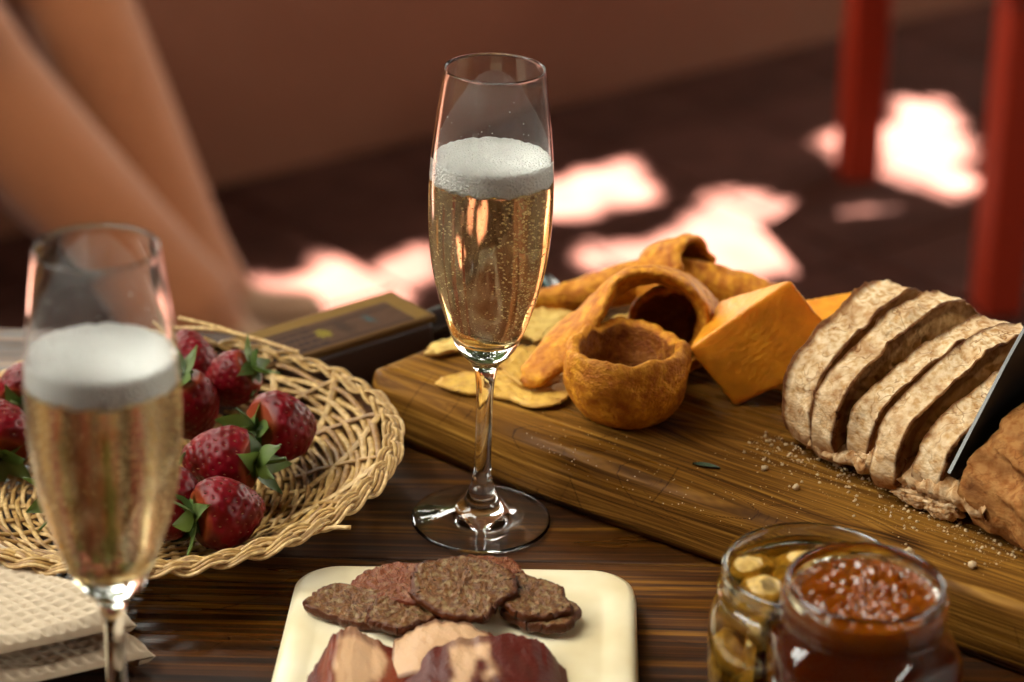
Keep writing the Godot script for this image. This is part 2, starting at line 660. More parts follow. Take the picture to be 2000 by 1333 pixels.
	for k in 5000:
		var q := turned() * Vector3(0, 0, pow(rng.randf(), 0.5))
		q = Vector3(q.x * 1.5, 2.9 + q.y * 1.2, q.z * 1.5)
		where.append(Transform3D(turned().scaled(Vector3.ONE * rng.randf_range(1.3, 2.4)), q))
		cols.append(Color.from_hsv(0, 0, rng.randf_range(0.7, 1.4)))
	scatter("crown", leaf_mesh(0.1, 0.06), leafm, t2, where, cols)
	# unseen wall at the right, placed to keep that side dark
	var gw := MB.new()
	gw.bar(Vector3(9, 2.3, 0.2), 0.01, Transform3D(Basis(Vector3.UP, PI / 2), Vector3(0, 1.1, 0)))
	var gwn := part("unseen_right_wall", gw.mesh(), M("plaster", Color.WHITE), self, Transform3D(Basis(), Vector3(4.3, 0, -0.5)))
	tag(gwn, "unseen tall plastered wall at the right, keeping that side dark", "wall")


# a body as one skin: bones are [a, b, radius a, radius b, colour]; surface nets over the smooth union
func skin(bones: Array, cell: float, k: float) -> ArrayMesh:
	var lo := Vector3.ONE * 1e9
	var hi := -lo
	for b in bones:
		var r := Vector3.ONE * (maxf(b[2], b[3]) + 0.04)
		lo = lo.min(b[0] - r).min(b[1] - r)
		hi = hi.max(b[0] + r).max(b[1] + r)
	var nx := int((hi.x - lo.x) / cell) + 2
	var ny := int((hi.y - lo.y) / cell) + 2
	var nz := int((hi.z - lo.z) / cell) + 2
	var f := PackedFloat32Array()
	f.resize(nx * ny * nz)
	f.fill(1.0)
	var own := PackedByteArray()
	own.resize(nx * ny * nz)
	for bi in bones.size():
		var b: Array = bones[bi]
		var a: Vector3 = b[0]
		var ab: Vector3 = b[1] - a
		var l2 := maxf(ab.length_squared(), 1e-9)
		var r := Vector3.ONE * (maxf(b[2], b[3]) + k * 1.5 + cell)
		var q0: Vector3 = ((a.min(b[1]) - r - lo) / cell).floor().max(Vector3.ZERO)
		var q1: Vector3 = ((a.max(b[1]) + r - lo) / cell).ceil()
		for z in range(int(q0.z), mini(int(q1.z) + 1, nz)):
			for y in range(int(q0.y), mini(int(q1.y) + 1, ny)):
				for x in range(int(q0.x), mini(int(q1.x) + 1, nx)):
					var w := lo + Vector3(x, y, z) * cell - a
					var t := clampf(w.dot(ab) / l2, 0, 1)
					var d := (w - ab * t).length() - lerpf(b[2], b[3], t)
					var at := (z * ny + y) * nx + x
					var o := f[at]
					if d < o:
						own[at] = bi
					var h := maxf(k - absf(d - o), 0.0) / k
					f[at] = minf(d, o) - h * h * k * 0.25
	var idx := {}
	var pts := PackedVector3Array()
	var cols := PackedColorArray()
	var tri := PackedInt32Array()
	var corner := [0, 1, nx, nx + 1, nx * ny, nx * ny + 1, nx * ny + nx, nx * ny + nx + 1]
	var off := [Vector3(0, 0, 0), Vector3(1, 0, 0), Vector3(0, 1, 0), Vector3(1, 1, 0), Vector3(0, 0, 1), Vector3(1, 0, 1), Vector3(0, 1, 1), Vector3(1, 1, 1)]
	var edges := [[0, 1], [2, 3], [4, 5], [6, 7], [0, 2], [1, 3], [4, 6], [5, 7], [0, 4], [1, 5], [2, 6], [3, 7]]
	for z in nz - 1:
		for y in ny - 1:
			for x in nx - 1:
				var at := (z * ny + y) * nx + x
				if f[at] > 2.0 * cell or f[at] < -2.0 * cell:
					continue
				var s := Vector3.ZERO
				var m := 0
				for e in edges:
					var va := f[at + corner[e[0]]]
					var vb := f[at + corner[e[1]]]
					if (va < 0) != (vb < 0):
						s += off[e[0]].lerp(off[e[1]], va / (va - vb))
						m += 1
				if m:
					idx[at] = pts.size()
					pts.append(lo + (Vector3(x, y, z) + s / m) * cell)
					cols.append(bones[own[at]][4])
	for at in idx:
		var x: int = at % nx
		var y: int = (at / nx) % ny
		var z: int = at / (nx * ny)
		for ax in 3:
			var step: int = [1, nx, nx * ny][ax]
			var u: int = [nx, nx * ny, 1][ax]
			var v: int = [nx * ny, 1, nx][ax]
			if [y, z, x][ax] == 0 or [z, x, y][ax] == 0:
				continue
			var ins := f[at] < 0
			if ins == (f[at + step] < 0):
				continue
			if not (idx.has(at - u) and idx.has(at - v) and idx.has(at - u - v)):
				continue
			var a: int = idx[at]
			var b: int = idx[at - u]
			var c: int = idx[at - u - v]
			var d: int = idx[at - v]
			tri.append_array(PackedInt32Array([a, b, c, a, c, d] if ins else [a, c, b, a, d, c]))
	var mb := MB.new()
	mb.soup(pts, tri, {"col": cols})
	return mb.mesh()


func backdrop_things() -> void:
	# seated person beyond the table; only the trousered shins reach into the picture
	var tr := Color(0.26, 0.085, 0.027)
	var sk := Color(0.42, 0.22, 0.14)
	var sh := Color(0.30, 0.16, 0.09)
	var shoe := Color(0.25, 0.13, 0.07)
	var hipa := Vector3(-1.0, 0.50, -1.62)
	var hipb := Vector3(-0.93, 0.50, -1.84)
	var k1 := Vector3(-0.69, 0.43, -1.72)
	var k2 := Vector3(-0.595, 0.50, -1.98)
	var a1 := Vector3(-0.40, 0.09, -1.69)
	var a2 := Vector3(-0.40, 0.075, -1.80)
	var ch := Vector3(-1.06, 0.92, -1.78)
	var nk := Vector3(-1.04, 1.1, -1.79)
	var hd := Vector3(-1.0, 1.28, -1.79)
	var bones := [
		[hipa, hipb, 0.13, 0.13, tr], [(hipa + hipb) / 2, Vector3(-1.0, 0.68, -1.75), 0.13, 0.115, sh], [Vector3(-1.0, 0.68, -1.75), ch, 0.12, 0.14, sh],
		[hipa, k1, 0.105, 0.085, tr], [hipb, k2, 0.105, 0.085, tr], [k1, a1, 0.085, 0.064, tr], [k2, a2, 0.076, 0.058, tr],
		[a1, a1 + Vector3(0.03, -0.05, 0), 0.05, 0.035, shoe], [a1 + Vector3(0.01, -0.05, 0), a1 + Vector3(0.14, -0.055, 0.02), 0.035, 0.028, shoe],
		[a2, a2 + Vector3(0.03, -0.04, 0), 0.05, 0.035, shoe], [a2 + Vector3(0.01, -0.038, 0), a2 + Vector3(0.14, -0.045, -0.02), 0.035, 0.028, shoe],
		[ch + Vector3(0, 0.07, 0.17), ch + Vector3(0, 0.07, -0.17), 0.075, 0.075, sh], [ch, nk, 0.09, 0.05, sh], [nk, hd - Vector3(0, 0.06, 0), 0.052, 0.05, sk],
		[hd, hd + Vector3(0.015, 0.06, 0), 0.085, 0.095, sk], [hd + Vector3(0.05, -0.06, 0), hd + Vector3(0.02, -0.02, 0), 0.045, 0.07, sk], [hd + Vector3(0.1, 0.0, 0), hd + Vector3(0.085, 0.04, 0), 0.014, 0.009, sk],
	]
	for s in [1, -1]:
		var shd := ch + Vector3(0, 0.07, 0.19 * s)
		var el := Vector3(-0.95, 0.72, -1.79 + 0.27 * s)
		var wr := Vector3(-0.76, 0.6, -1.76 + 0.16 * s)
		bones.append_array([[shd, el, 0.06, 0.048, sh], [el, wr, 0.045, 0.03, sk], [wr, wr + Vector3(0.08, -0.03, -0.01 * s), 0.03, 0.035, sk]])
		for fi in 4:
			var b0 := wr + Vector3(0.1, -0.03, -0.01 * s + (fi - 1.5) * 0.019)
			bones.append([b0, b0 + Vector3(0.045 - 0.006 * absf(fi - 1.3), -0.03, 0), 0.0095, 0.008, sk])
		bones.append([wr + Vector3(0.03, -0.02, -0.035 * s), wr + Vector3(0.09, -0.045, -0.055 * s), 0.013, 0.009, sk])
	var per := thing("person", "person in loose pinkish tan trousers seated with legs stretched out", "person", Vector3(-1.0, 0, -1.75))
	for b in bones:
		b[0] -= per.position
		b[1] -= per.position
	var body := part("body", skin(bones, 0.014, 0.035), M("cloth", Color(1, 1, 1), 0.85, {"vc": true, "rim": 0.3}), per)
	body.set_meta("label", "loose pinkish tan trouser legs crossed at the ankles")
	var hair := MB.new()
	var hp := PackedVector3Array()
	var hn := noise(31, 8.0, 2)
	for j in 13:
		for i in 24:
			var th := PI * 0.62 * j / 12.0
			var ph := TAU * i / 24
			var d := Vector3(sin(th) * cos(ph), cos(th), sin(th) * sin(ph))
			hp.append(Vector3(-0.012, 1.325, -0.04) + d * (0.112 + 0.006 * hn.get_noise_3dv(d)))
	hair.grid(hp, 24, true)
	part("hair", hair.mesh(), M("hair", Color(0.03, 0.018, 0.01), 0.6), per)
	var eye := SphereMesh.new()
	eye.radius = 0.011
	eye.height = 0.022
	eye.radial_segments = 12
	eye.rings = 8
	for s in [1, -1]:
		part("eye", eye, M("eye", Color(0.05, 0.03, 0.02), 0.2), per, Transform3D(Basis(), Vector3(0.088, 1.302, -0.04 + 0.033 * s)))
	var st := thing("stool", "low dark wooden stool under the seated person", "stool", Vector3(-1.02, 0, -1.73))
	var seat := MB.new()
	seat.lathe([Vector2(0, 0.35), Vector2(0.15, 0.35), Vector2(0.165, 0.355), Vector2(0.165, 0.375), Vector2(0.155, 0.382), Vector2(0, 0.384)], 32)
	var sm := M("stool", Color(0.05, 0.022, 0.012), 0.5)
	part("seat", seat.mesh(), sm, st)
	var lg := MB.new()
	lg.tube([Vector3(0, 0, 0), Vector3(0, 0.352, 0)], [0.016, 0.02], 10)
	var lm := lg.mesh()
	for k in 4:
		var a := PI / 4 + k * PI / 2
		part("leg", lm, sm, st, Transform3D(Basis(), Vector3(cos(a) * 0.11, 0, sin(a) * 0.11)))
	# red stained chair: two of its legs stand in the picture
	var cm := M("redwood", Color(0.19, 0.015, 0.005), 0.45, {"spec": 0.3})
	var p1 := Vector3(0.562, 0, -2.42)
	var p2 := Vector3(0.678, 0, -1.893)
	var ex := (p2 - p1)
	var L := ex.length()
	ex = ex.normalized()
	var ez := Vector3(-ex.z, 0, ex.x)              # points away to the left of the leg line
	var chair := thing("wooden_chair", "red stained wooden chair standing on the sun dappled floor", "chair", p1)
	var leg := MB.new()
	leg.bar(Vector3(0.44, 0.058, 0.058), 0.006, Transform3D(Basis(Vector3.BACK, PI / 2), Vector3(0, 0.22, 0)))
	var legm := leg.mesh()
	var bx := Basis(ex, Vector3.UP, ez * -1)
	bx = Basis(ex, Vector3.UP, ex.cross(Vector3.UP))
	var wz := bx.z
	for q in [Vector3.ZERO, ex * L, wz * -0.42, ex * L - wz * 0.42]:
		part("leg", legm, cm, chair, Transform3D(bx, q))
	var se := MB.new()
	se.bar(Vector3(L + 0.07, 0.03, 0.5), 0.006)
	part("seat", se.mesh(), cm, chair, Transform3D(bx, ex * L / 2 - wz * 0.21 + Vector3(0, 0.4555, 0)))
	var pst := MB.new()
	pst.bar(Vector3(0.46, 0.04, 0.04), 0.006, Transform3D(Basis(Vector3.BACK, PI / 2), Vector3(0, 0.7, 0)))
	var pm := pst.mesh()
	for q in [wz * -0.42, ex * L - wz * 0.42]:
		part("back_post", pm, cm, chair, Transform3D(bx, q))
	var sl := MB.new()
	sl.bar(Vector3(L - 0.045, 0.07, 0.018), 0.005)
	var slm := sl.mesh()
	for k in 3:
		part("back_slat", slm, cm, chair, Transform3D(bx, ex * L / 2 - wz * 0.42 + Vector3(0, 0.6 + 0.12 * k, 0)))


func table() -> void:
	var t := thing("wooden_table", "dark brown plank table carrying the food and glasses", "table", Vector3(0, T, 0.21), deg_to_rad(-2.5))
	var tex := wood("tablewood", 1024, 512, Color(0.06, 0.022, 0.005), Color(0.25, 0.13, 0.03), Color(0.56, 0.38, 0.09), 21, 58.0, 0.7, 0.5, 60)
	var W := 1.5
	var zs := [-0.418, -0.29, -0.175, -0.045, 0.085, 0.205, 0.32, 0.44]
	for k in zs.size() - 1:
		var a: float = zs[k]
		var b: float = zs[k + 1]
		var mb := MB.new()
		mb.bar(Vector3(W, 0.032, b - a - 0.0012), 0.0018, Transform3D(), Vector2(rng.randf(), rng.randf()), Vector2(0.8, 3.6))
		var tint: float = [1.0, 0.8, 1.0, 0.85, 1.0, 0.9, 1.0][k]
		var m := M("plank%d" % k, Color(tint, tint * 0.97, tint * 0.92), 0.85, {"rtex": lumps("gloss", 256, 0.012, 0.06, 0.35, 61), "spec": 0.4, "tex": tex[0], "bump": tex[1], "depth": 0.02})
		part("plank", mb.mesh(), m, t, Transform3D(Basis(), Vector3(0, -0.016 - 0.0004 * (k % 2), (a + b) / 2)))
	var dark := M("tableleg", Color(0.06, 0.03, 0.015), 0.6)
	var ap := MB.new()
	ap.bar(Vector3(W - 0.2, 0.09, 0.025), 0.003)
	var apm := ap.mesh()
	for z in [-0.33, 0.36]:
		part("apron", apm, dark, t, Transform3D(Basis(), Vector3(0, -0.0785, z)))
	var lg := MB.new()
	lg.bar(Vector3(T - 0.034, 0.07, 0.07), 0.006, Transform3D(Basis(Vector3.BACK, PI / 2), Vector3(0, -(T + 0.034) / 2, 0)))
	var lm := lg.mesh()
	for x in [-0.66, 0.66]:
		for z in [-0.33, 0.36]:
			part("leg", lm, dark, t, Transform3D(Basis(), Vector3(x, 0, z + (0.05 if z < 0 else -0.05))))


const BTOP := 0.032                   # top of the cutting board above the table
const BE := Vector3(0.794, 0, 0.608)  # along the board, away from its near left end


func cutting_board() -> void:
	# staves glued side by side, cut off square-ish; corner A is the near left one
	var A := Vector3(-0.064, 0, -0.088)
	var e := BE
	var endv := Vector3(0.144, 0, -0.142)
	var L := 0.46
	var b := thing("cutting_board", "thick oak cutting board under the bread, cheese and pastries", "cutting board", Vector3(0, T, 0))
	var tex := wood("oak", 1024, 512, Color(0.19, 0.105, 0.038), Color(0.43, 0.285, 0.105), Color(0.66, 0.49, 0.22), 77, 52.0, 0.68, 0.5, 160)
	var tints := [Color(1, 0.98, 0.92), Color(0.76, 0.70, 0.60), Color(0.62, 0.56, 0.48), Color(0.78, 0.74, 0.64)]
	var fr := [0.0, 0.30, 0.55, 0.80, 1.0]
	for k in 4:
		var s0: Vector3 = A + endv * fr[k]
		var s1: Vector3 = A + endv * fr[k + 1]
		var side := e.cross(Vector3.UP)                    # across the board
		# cross-section points as (fraction from s0 to s1, height, inset along)
		var top := BTOP - (0.0003 if k % 2 else 0.0)
		var sec := [Vector2(0.004, 0.0015), Vector2(0.0, 0.006), Vector2(0.0, top * 0.5), Vector2(0.0, top - 0.001), Vector2(0.012, top), Vector2(0.5, top), Vector2(0.988, top), Vector2(1.0, top - 0.001), Vector2(1.0, top * 0.5), Vector2(1.0, 0.004), Vector2(0.5, 0.0015), Vector2(0.004, 0.0015)]
		if k == 0:
			sec = [Vector2(0.02, 0.0015), Vector2(0.0, 0.006), Vector2(0.0, 0.014), Vector2(0.0, top - 0.0075), Vector2(0.025, top - 0.0035), Vector2(0.075, top - 0.001), Vector2(0.14, top), Vector2(0.5, top), Vector2(0.988, top), Vector2(1.0, top - 0.001), Vector2(1.0, 0.004), Vector2(0.5, 0.0015), Vector2(0.02, 0.0015)]
		if k == 3:
			sec = [Vector2(0.004, 0.0015), Vector2(0.0, 0.006), Vector2(0.0, top - 0.001), Vector2(0.012, top), Vector2(0.5, top), Vector2(0.88, top), Vector2(0.94, top - 0.001), Vector2(0.98, top - 0.003), Vector2(1.0, top - 0.006), Vector2(1.0, 0.006), Vector2(0.98, 0.002), Vector2(0.5, 0.0015), Vector2(0.004, 0.0015)]
		var p := PackedVector3Array()
		var uv := PackedVector2Array()
		var rows := [[0.0, 0.0], [0.0, 0.93], [0.0015, 0.965], [0.004, 0.99], [0.009, 1.0], [0.1, 1.0], [0.2, 1.0], [0.3, 1.0], [L - 0.006, 1.0], [L - 0.002, 0.97], [L, 0.93], [L, 0.0]]
		for r in rows:
			for q in sec:
				var c: Vector3 = s0.lerp(s1, 0.5) + Vector3(0, top * 0.5, 0)
				var w: Vector3 = s0.lerp(s1, q.x) + Vector3(0, q.y, 0)
				w = Vector3(lerpf(c.x, w.x, r[1] if r[1] == 0.0 else 1.0), lerpf(c.y, w.y, r[1]), lerpf(c.z, w.z, r[1] if r[1] == 0.0 else 1.0))
				var back := 0.0
				if k == 0 and r[0] < 0.2:                  # the near corner is worn round
					back = maxf(0.0, 0.012 - 0.09 * q.x) * clampf(1.0 - r[0] / 0.02, 0, 1) * 0.0
					w += endv.normalized() * maxf(0.0, 0.013 * (1.0 - q.x * 3.0)) * pow(clampf(1.0 - r[0] / 0.03, 0, 1), 2.0) * (1.0 if r[1] > 0 else 0.0)
				p.append(w + e * (r[0] + back))
				uv.append(Vector2(r[0] * 1.8 + k * 0.37, (q.x * 0.05 * 7.0 + k * 0.29) + (BTOP - q.y) * 9.0))
		var mb := MB.new()
		mb.grid(p, sec.size(), false, {"uv": uv, "weld": true})
		part("stave", mb.mesh(), M("stave%d" % k, tints[k], 0.95, {"rtex": lumps("gloss", 256, 0.012, 0.06, 0.35, 61), "spec": 0.15, "tex": tex[0], "bump": tex[1], "depth": 0.02}), b)


func white_tray() -> void:
	# a low rounded serving board: outline swept inwards over its profile
	var c := Vector3(-0.0095, T, 0.172)
	var t := thing("serving_tray", "cream white rectangular serving tray with rounded corners under the cold meats", "tray", c, deg_to_rad(-2.0))
	var hx := 0.0735
	var hz := 0.113
	var prof := [[0.004, 0.0004, 0.016], [0.0005, 0.002, 0.019], [0.0, 0.006, 0.02], [0.0012, 0.0105, 0.019], [0.004, 0.012, 0.017], [0.010, 0.0117, 0.014], [0.0135, 0.0108, 0.012], [0.016, 0.0104, 0.011], [0.04, 0.0103, 0.008], [0.07, 0.0103, 0.001]]
	var p := PackedVector3Array()
	var m := 12
	for q in prof:
		for k in 4:
			for i in m:
				var a := PI / 2 * (k + float(i) / (m - 1))
				var sx := 1 if k in [0, 3] else -1
				var sz := 1 if k in [0, 1] else -1
				p.append(Vector3(sx * (hx - q[0] - q[2]) + cos(a) * q[2], q[1], sz * (hz - q[0] - q[2]) + sin(a) * q[2]))
	var mb := MB.new()
	mb.grid(p, m * 4, true)
	var inner := PackedVector3Array()
	for i in range(p.size() - m * 4, p.size()):
		inner.append(p[i])
	for i in m * 4:
		inner.append(Vector3(0, 0.0103, 0))
	mb.grid(inner, m * 4, true)
	part("board", mb.mesh(), M("cream", Color(0.82, 0.74, 0.53), 0.42, {"tex": mottle("cream", 256, 0.012, Color(0.90, 0.86, 0.78), Color(1, 1, 1), 11, 4, 1.5), "tri": 5, "coat": 0.2, "coatr": 0.3}), t)


func basket() -> void:
	var c := Vector3(-0.153, T, -0.018)
	var b := thing("wicker_basket", "shallow round wicker basket holding the strawberries", "basket", c)
	var straw := []
	for k in 4:
		var base: Array = [Color(0.60, 0.40, 0.14), Color(0.48, 0.29, 0.09), Color(0.72, 0.51, 0.23), Color(0.36, 0.20, 0.06)]
		straw.append(M("straw%d" % k, base[k], 0.5, {"tex": mottle("straw", 256, 0.03, Color(0.66, 0.58, 0.46), Color(1, 1, 1), 11, 4, 1.5), "tri": 25}))
	var spokes := 30
	var prof := func(r: float) -> float:       # height of the basket at radius r
		return 0.004 + 0.024 * pow(clampf((r - 0.066) / 0.044, 0, 1), 1.3)
	# weavers going over and under the spokes; gaps between the outer ones
	var r := 0.008
	var ring := 0
	while r < 0.108:
		var path := []
		var steps := 120
		var ph := rng.randf() * TAU
		for i in steps:
			var a := TAU * i / steps
			var y: float = prof.call(r) + 0.0012 * cos(a * spokes / 2.0 + PI * (ring % 2)) + 0.0012
			var rr := r + 0.0006 * sin(a * 5 + ph) + 0.0004 * sin(a * 11 + ph * 2)
			path.append(Vector3(cos(a) * rr, y, sin(a) * rr))
		var mb := MB.new()
		var wide := 0.0012 if r < 0.082 else 0.0019
		mb.tube(path, wide, 6, true, 0.6)
		part("weaver", mb.mesh(), straw[rng.randi() % 4], b)
		r += 0.0027 if r < 0.08 else 0.0031
		ring += 1
	for k in spokes:
		var a := TAU * (k + rng.randf_range(-0.1, 0.1)) / spokes
		var path := []
		for j in 16:
			var q := 0.006 + 0.107 * j / 15.0
			var aa := a + 0.34 * pow(clampf((q - 0.07) / 0.043, 0, 1), 1.2) * (1 if k % 2 else -1)
			path.append(Vector3(cos(aa) * q, prof.call(q) + 0.0013 + (0.0012 if q > 0.075 else 0.0), sin(aa) * q))
		var mb := MB.new()
		mb.tube(path, 0.0021, 6, false, 0.4)
		part("spoke", mb.mesh(), straw[k % 4], b)
	# braided border: strands winding round each other
	for k in 9:
		var path := []
		var steps := 260
		for i in steps:
			var a := TAU * i / steps
			var w := a * 15.0 + TAU * (k / 3) / 3.0 + 0.35 * sin(a * 4.0)
			var pair := 0.0015 * (k % 3 - 1)
			var rr := 0.1128 + 0.0027 * sin(w) + pair + 0.0008 * sin(a * 7.0 + k)
			path.append(Vector3(cos(a) * rr, 0.0305 + 0.0018 * sin(2.0 * w) - 0.35 * pair + 0.0014 * sin(a * 3.0 + 1.0), sin(a) * rr))
		var mb := MB.new()
		mb.tube(path, 0.00105, 6, true, 0.75)
		part("rim_strand", mb.mesh(), straw[(k * 5 + k / 3) % 4], b)
	# frayed ends
	for q in [[Vector3(0.037, 0.036, -0.106), Vector3(0.018, 0.040, -0.112), Vector3(-0.002, 0.043, -0.117)], [Vector3(0.06, 0.034, -0.095), Vector3(0.035, 0.037, -0.106), Vector3(0.012, 0.041, -0.108), Vector3(-0.02, 0.039, -0.112)], [Vector3(0.075, 0.027, 0.082), Vector3(0.088, 0.03, 0.078), Vector3(0.098, 0.031, 0.079)]]:
		var mb := MB.new()
		mb.tube(smooth(q, 4), 0.0015, 6, false, 0.6)
		part("loose_end", mb.mesh(), straw[2], b)


func flutes() -> void:
	var outer := [Vector2(0, 1.2), Vector2(12, 1.1), Vector2(26, 0.4), Vector2(30.5, 0.0), Vector2(31.9, 0.7), Vector2(31.9, 1.6), Vector2(30.2, 2.4), Vector2(20, 4.4), Vector2(12.5, 7), Vector2(8.8, 10.5), Vector2(6.4, 15.5), Vector2(4.7, 21.5), Vector2(3.95, 28), Vector2(3.7, 45), Vector2(3.8, 60), Vector2(4.2, 70), Vector2(5.3, 77), Vector2(7.6, 81.2), Vector2(10.8, 84.6), Vector2(13.4, 88.5), Vector2(15.9, 94.1), Vector2(19.6, 104.7), Vector2(22.8, 116.4), Vector2(25.5, 130.2), Vector2(26.8, 146), Vector2(27.0, 160), Vector2(26.6, 172), Vector2(25.6, 184.3), Vector2(23.6, 200.7), Vector2(21.45, 215.6), Vector2(21.3, 216.3), Vector2(20.9, 216.6), Vector2(20.5, 216.3)]
	var inner := [Vector2(20.45, 215.5), Vector2(22.65, 200.7), Vector2(24.65, 184.3), Vector2(25.65, 172), Vector2(26.05, 160), Vector2(25.85, 146), Vector2(24.5, 130.2), Vector2(21.7, 116.4), Vector2(18.3, 105.3), Vector2(15.2, 98.2), Vector2(12, 94.2), Vector2(8, 92.0), Vector2(4, 91.1), Vector2(0, 90.9)]
	var glass := MB.new()
	var prof := smooth(outer, 3)
	prof.append_array(smooth(inner, 3))
	for k in prof.size():
		prof[k] = prof[k] * 0.001
		prof[k].x = maxf(prof[k].x, 0.0)
	glass.lathe(prof, 96)
	var inr := smooth(inner, 5)
	inr.reverse()                                  # from the bottom of the bowl up
	var rad := func(y: float) -> float:
		for k in inr.size() - 1:
			if inr[k + 1].y >= y:
				var d: float = inr[k + 1].y - inr[k].y
				return lerpf(inr[k].x, inr[k + 1].x, (y - inr[k].y) / d if d > 1e-6 else 1.0)
		return inr[-1].x
	var level := 169.0
	var lp := []
	for q in inr:
		if q.y < level:
			lp.append(Vector2((q.x + 0.12) * 0.001 if q.x > 0.01 else 0.0, (q.y - 0.12) * 0.001))
	lp.append(Vector2((rad.call(level) + 0.12) * 0.001, level * 0.001))
	lp.append(Vector2(0, level * 0.001))
	var liquid := MB.new()
	liquid.lathe(lp, 96)
	# foam: a thick white head that clings to the glass
	var fp := PackedVector3Array()
	var fn := noise(3, 0.25, 3)
	var fine := noise(4, 1.2, 2)
	var segs := 128
	var rows := []
	for k in 9:
		rows.append([k / 9.0, 167.6, 1])
	for k in 9:
		rows.append([1.0, 167.8 + 9.4 * k / 8.0, 0])
	for k in 14:
		rows.append([1.0 - (k + 1) / 14.0, 177.5, 2])
	for q in rows:
		for i in segs:
			var a := TAU * i / segs
			var y: float = q[1]
			var w := fn.get_noise_2d(cos(a) * 14, sin(a) * 14)
			if q[2] == 1:
				y += 1.3 * w * q[0] + 0.4 * fine.get_noise_2d(cos(a) * 30 * q[0], sin(a) * 30 * q[0])
			elif q[2] == 0:
				y += 1.3 * w * clampf((172 - y) / 4.4, 0, 1) + (0.8 * fn.get_noise_2d(cos(a) * 30 + 40, sin(a) * 30)) * clampf((y - 173) / 4, 0, 1)
			else:
				y += -0.5 * (1.0 - pow(q[0], 6.0)) + 0.45 * fine.get_noise_2d(cos(a) * 26 * q[0] + 9, sin(a) * 26 * q[0]) + (0.8 * fn.get_noise_2d(cos(a) * 30 + 40, sin(a) * 30)) * pow(q[0], 8.0)
			var rr: float = (rad.call(y) + 0.14) * q[0]
			fp.append(Vector3(cos(a) * rr, y, sin(a) * rr) * 0.001)
	var foam := MB.new()
	foam.grid(fp, segs, true, {"poles": true})
	# bubbles rise in trains from the bottom of the bowl
	var where := []
	var ball := SphereMesh.new()
	ball.radius = 1.0
	ball.height = 2.0
	ball.radial_segments = 8
	ball.rings = 5
	for tr in 26:
		var a := rng.randf() * TAU
		var rr := sqrt(rng.randf()) * 0.85
		if tr < 16:
			a = rng.randf_range(-0.9, 0.7)
			rr = rng.randf_range(0.15, 0.85)
		var y := 93.0 + rng.randf() * 8
		var sway := rng.randf() * TAU
		while y < 165.0:
			var R: float = rad.call(y) - 1.0
			var grow := 0.24 + 0.24 * (y - 90.0) / 75.0
			var s := grow * rng.randf_range(0.7, 1.15) * 0.001
			var q := Vector3(cos(a), 0, sin(a)) * minf(rr * 22.0, R * 0.96) + Vector3(sin(y * 0.15 + sway) * 0.9 + rng.randfn() * 0.5, y, cos(y * 0.13 + sway) * 0.9 + rng.randfn() * 0.5)
			if Vector2(q.x, q.z).length() < R:
				where.append(Transform3D(Basis().scaled(Vector3.ONE * s), q * 0.001))
			y += rng.randf_range(1.6, 5.5)
	for k in 900:
		var y := rng.randf_range(95, 167)
		var R: float = rad.call(y) - 0.4
		var a := rng.randf() * TAU
		var q := Vector3(cos(a) * R, y, sin(a) * R) * sqrt(rng.randf_range(0.3, 1.0))
		q.y = y
		where.append(Transform3D(Basis().scaled(Vector3.ONE * rng.randf_range(0.0001, 0.00026)), q * 0.001))
	var gm := M("glass", Color(1, 1, 1), 0.0, {"ior": 1.5})
	var wm := M("wine", Color(0.98, 0.80, 0.43), 0.0, {"ior": 1.34, "alpha": 0.15})
	var fm := M("foam", Color(0.92, 0.93, 0.87), 0.6, {"bump": lumps("foam", 256, 0.1, 0.12, 0.75, 8, true), "depth": 0.22, "tri": 32})
	var bm := M("bubble", Color(0.95, 0.92, 0.75), 0.3)
	var f := thing("champagne_flute", "tall champagne flute in the middle standing by the cutting board", "champagne flute", Vector3(0.0, T, 0.0), 0.0, "champagne flutes")
	part("glass", glass.mesh(), gm, f)
	part("champagne", liquid.mesh(), wm, f)
	part("foam", foam.mesh(), fm, f)
	scatter("bubbles", ball, bm, f, where)
	# drops clinging above the foam
	var drops := []
	for k in 26:
		var y := rng.randf_range(178.5, 196.0) if k > 8 else rng.randf_range(178, 181)
		var a := rng.randf_range(-PI, PI)
		var R: float = rad.call(y) + 0.02
		drops.append(Transform3D(Basis().scaled(Vector3.ONE * rng.randf_range(0.00012, 0.0004)), Vector3(cos(a) * R, y, sin(a) * R) * 0.001))
	scatter("droplets", ball, fm, f, drops)
	f.rotation.z = deg_to_rad(-1.9)
	f.position.y = T + 0.0006
	var f2 := dup(f, Vector3(-0.1332, T + 0.0006, 0.2005), 0.0, "champagne flute in front of the strawberry basket, beside the woven towel")


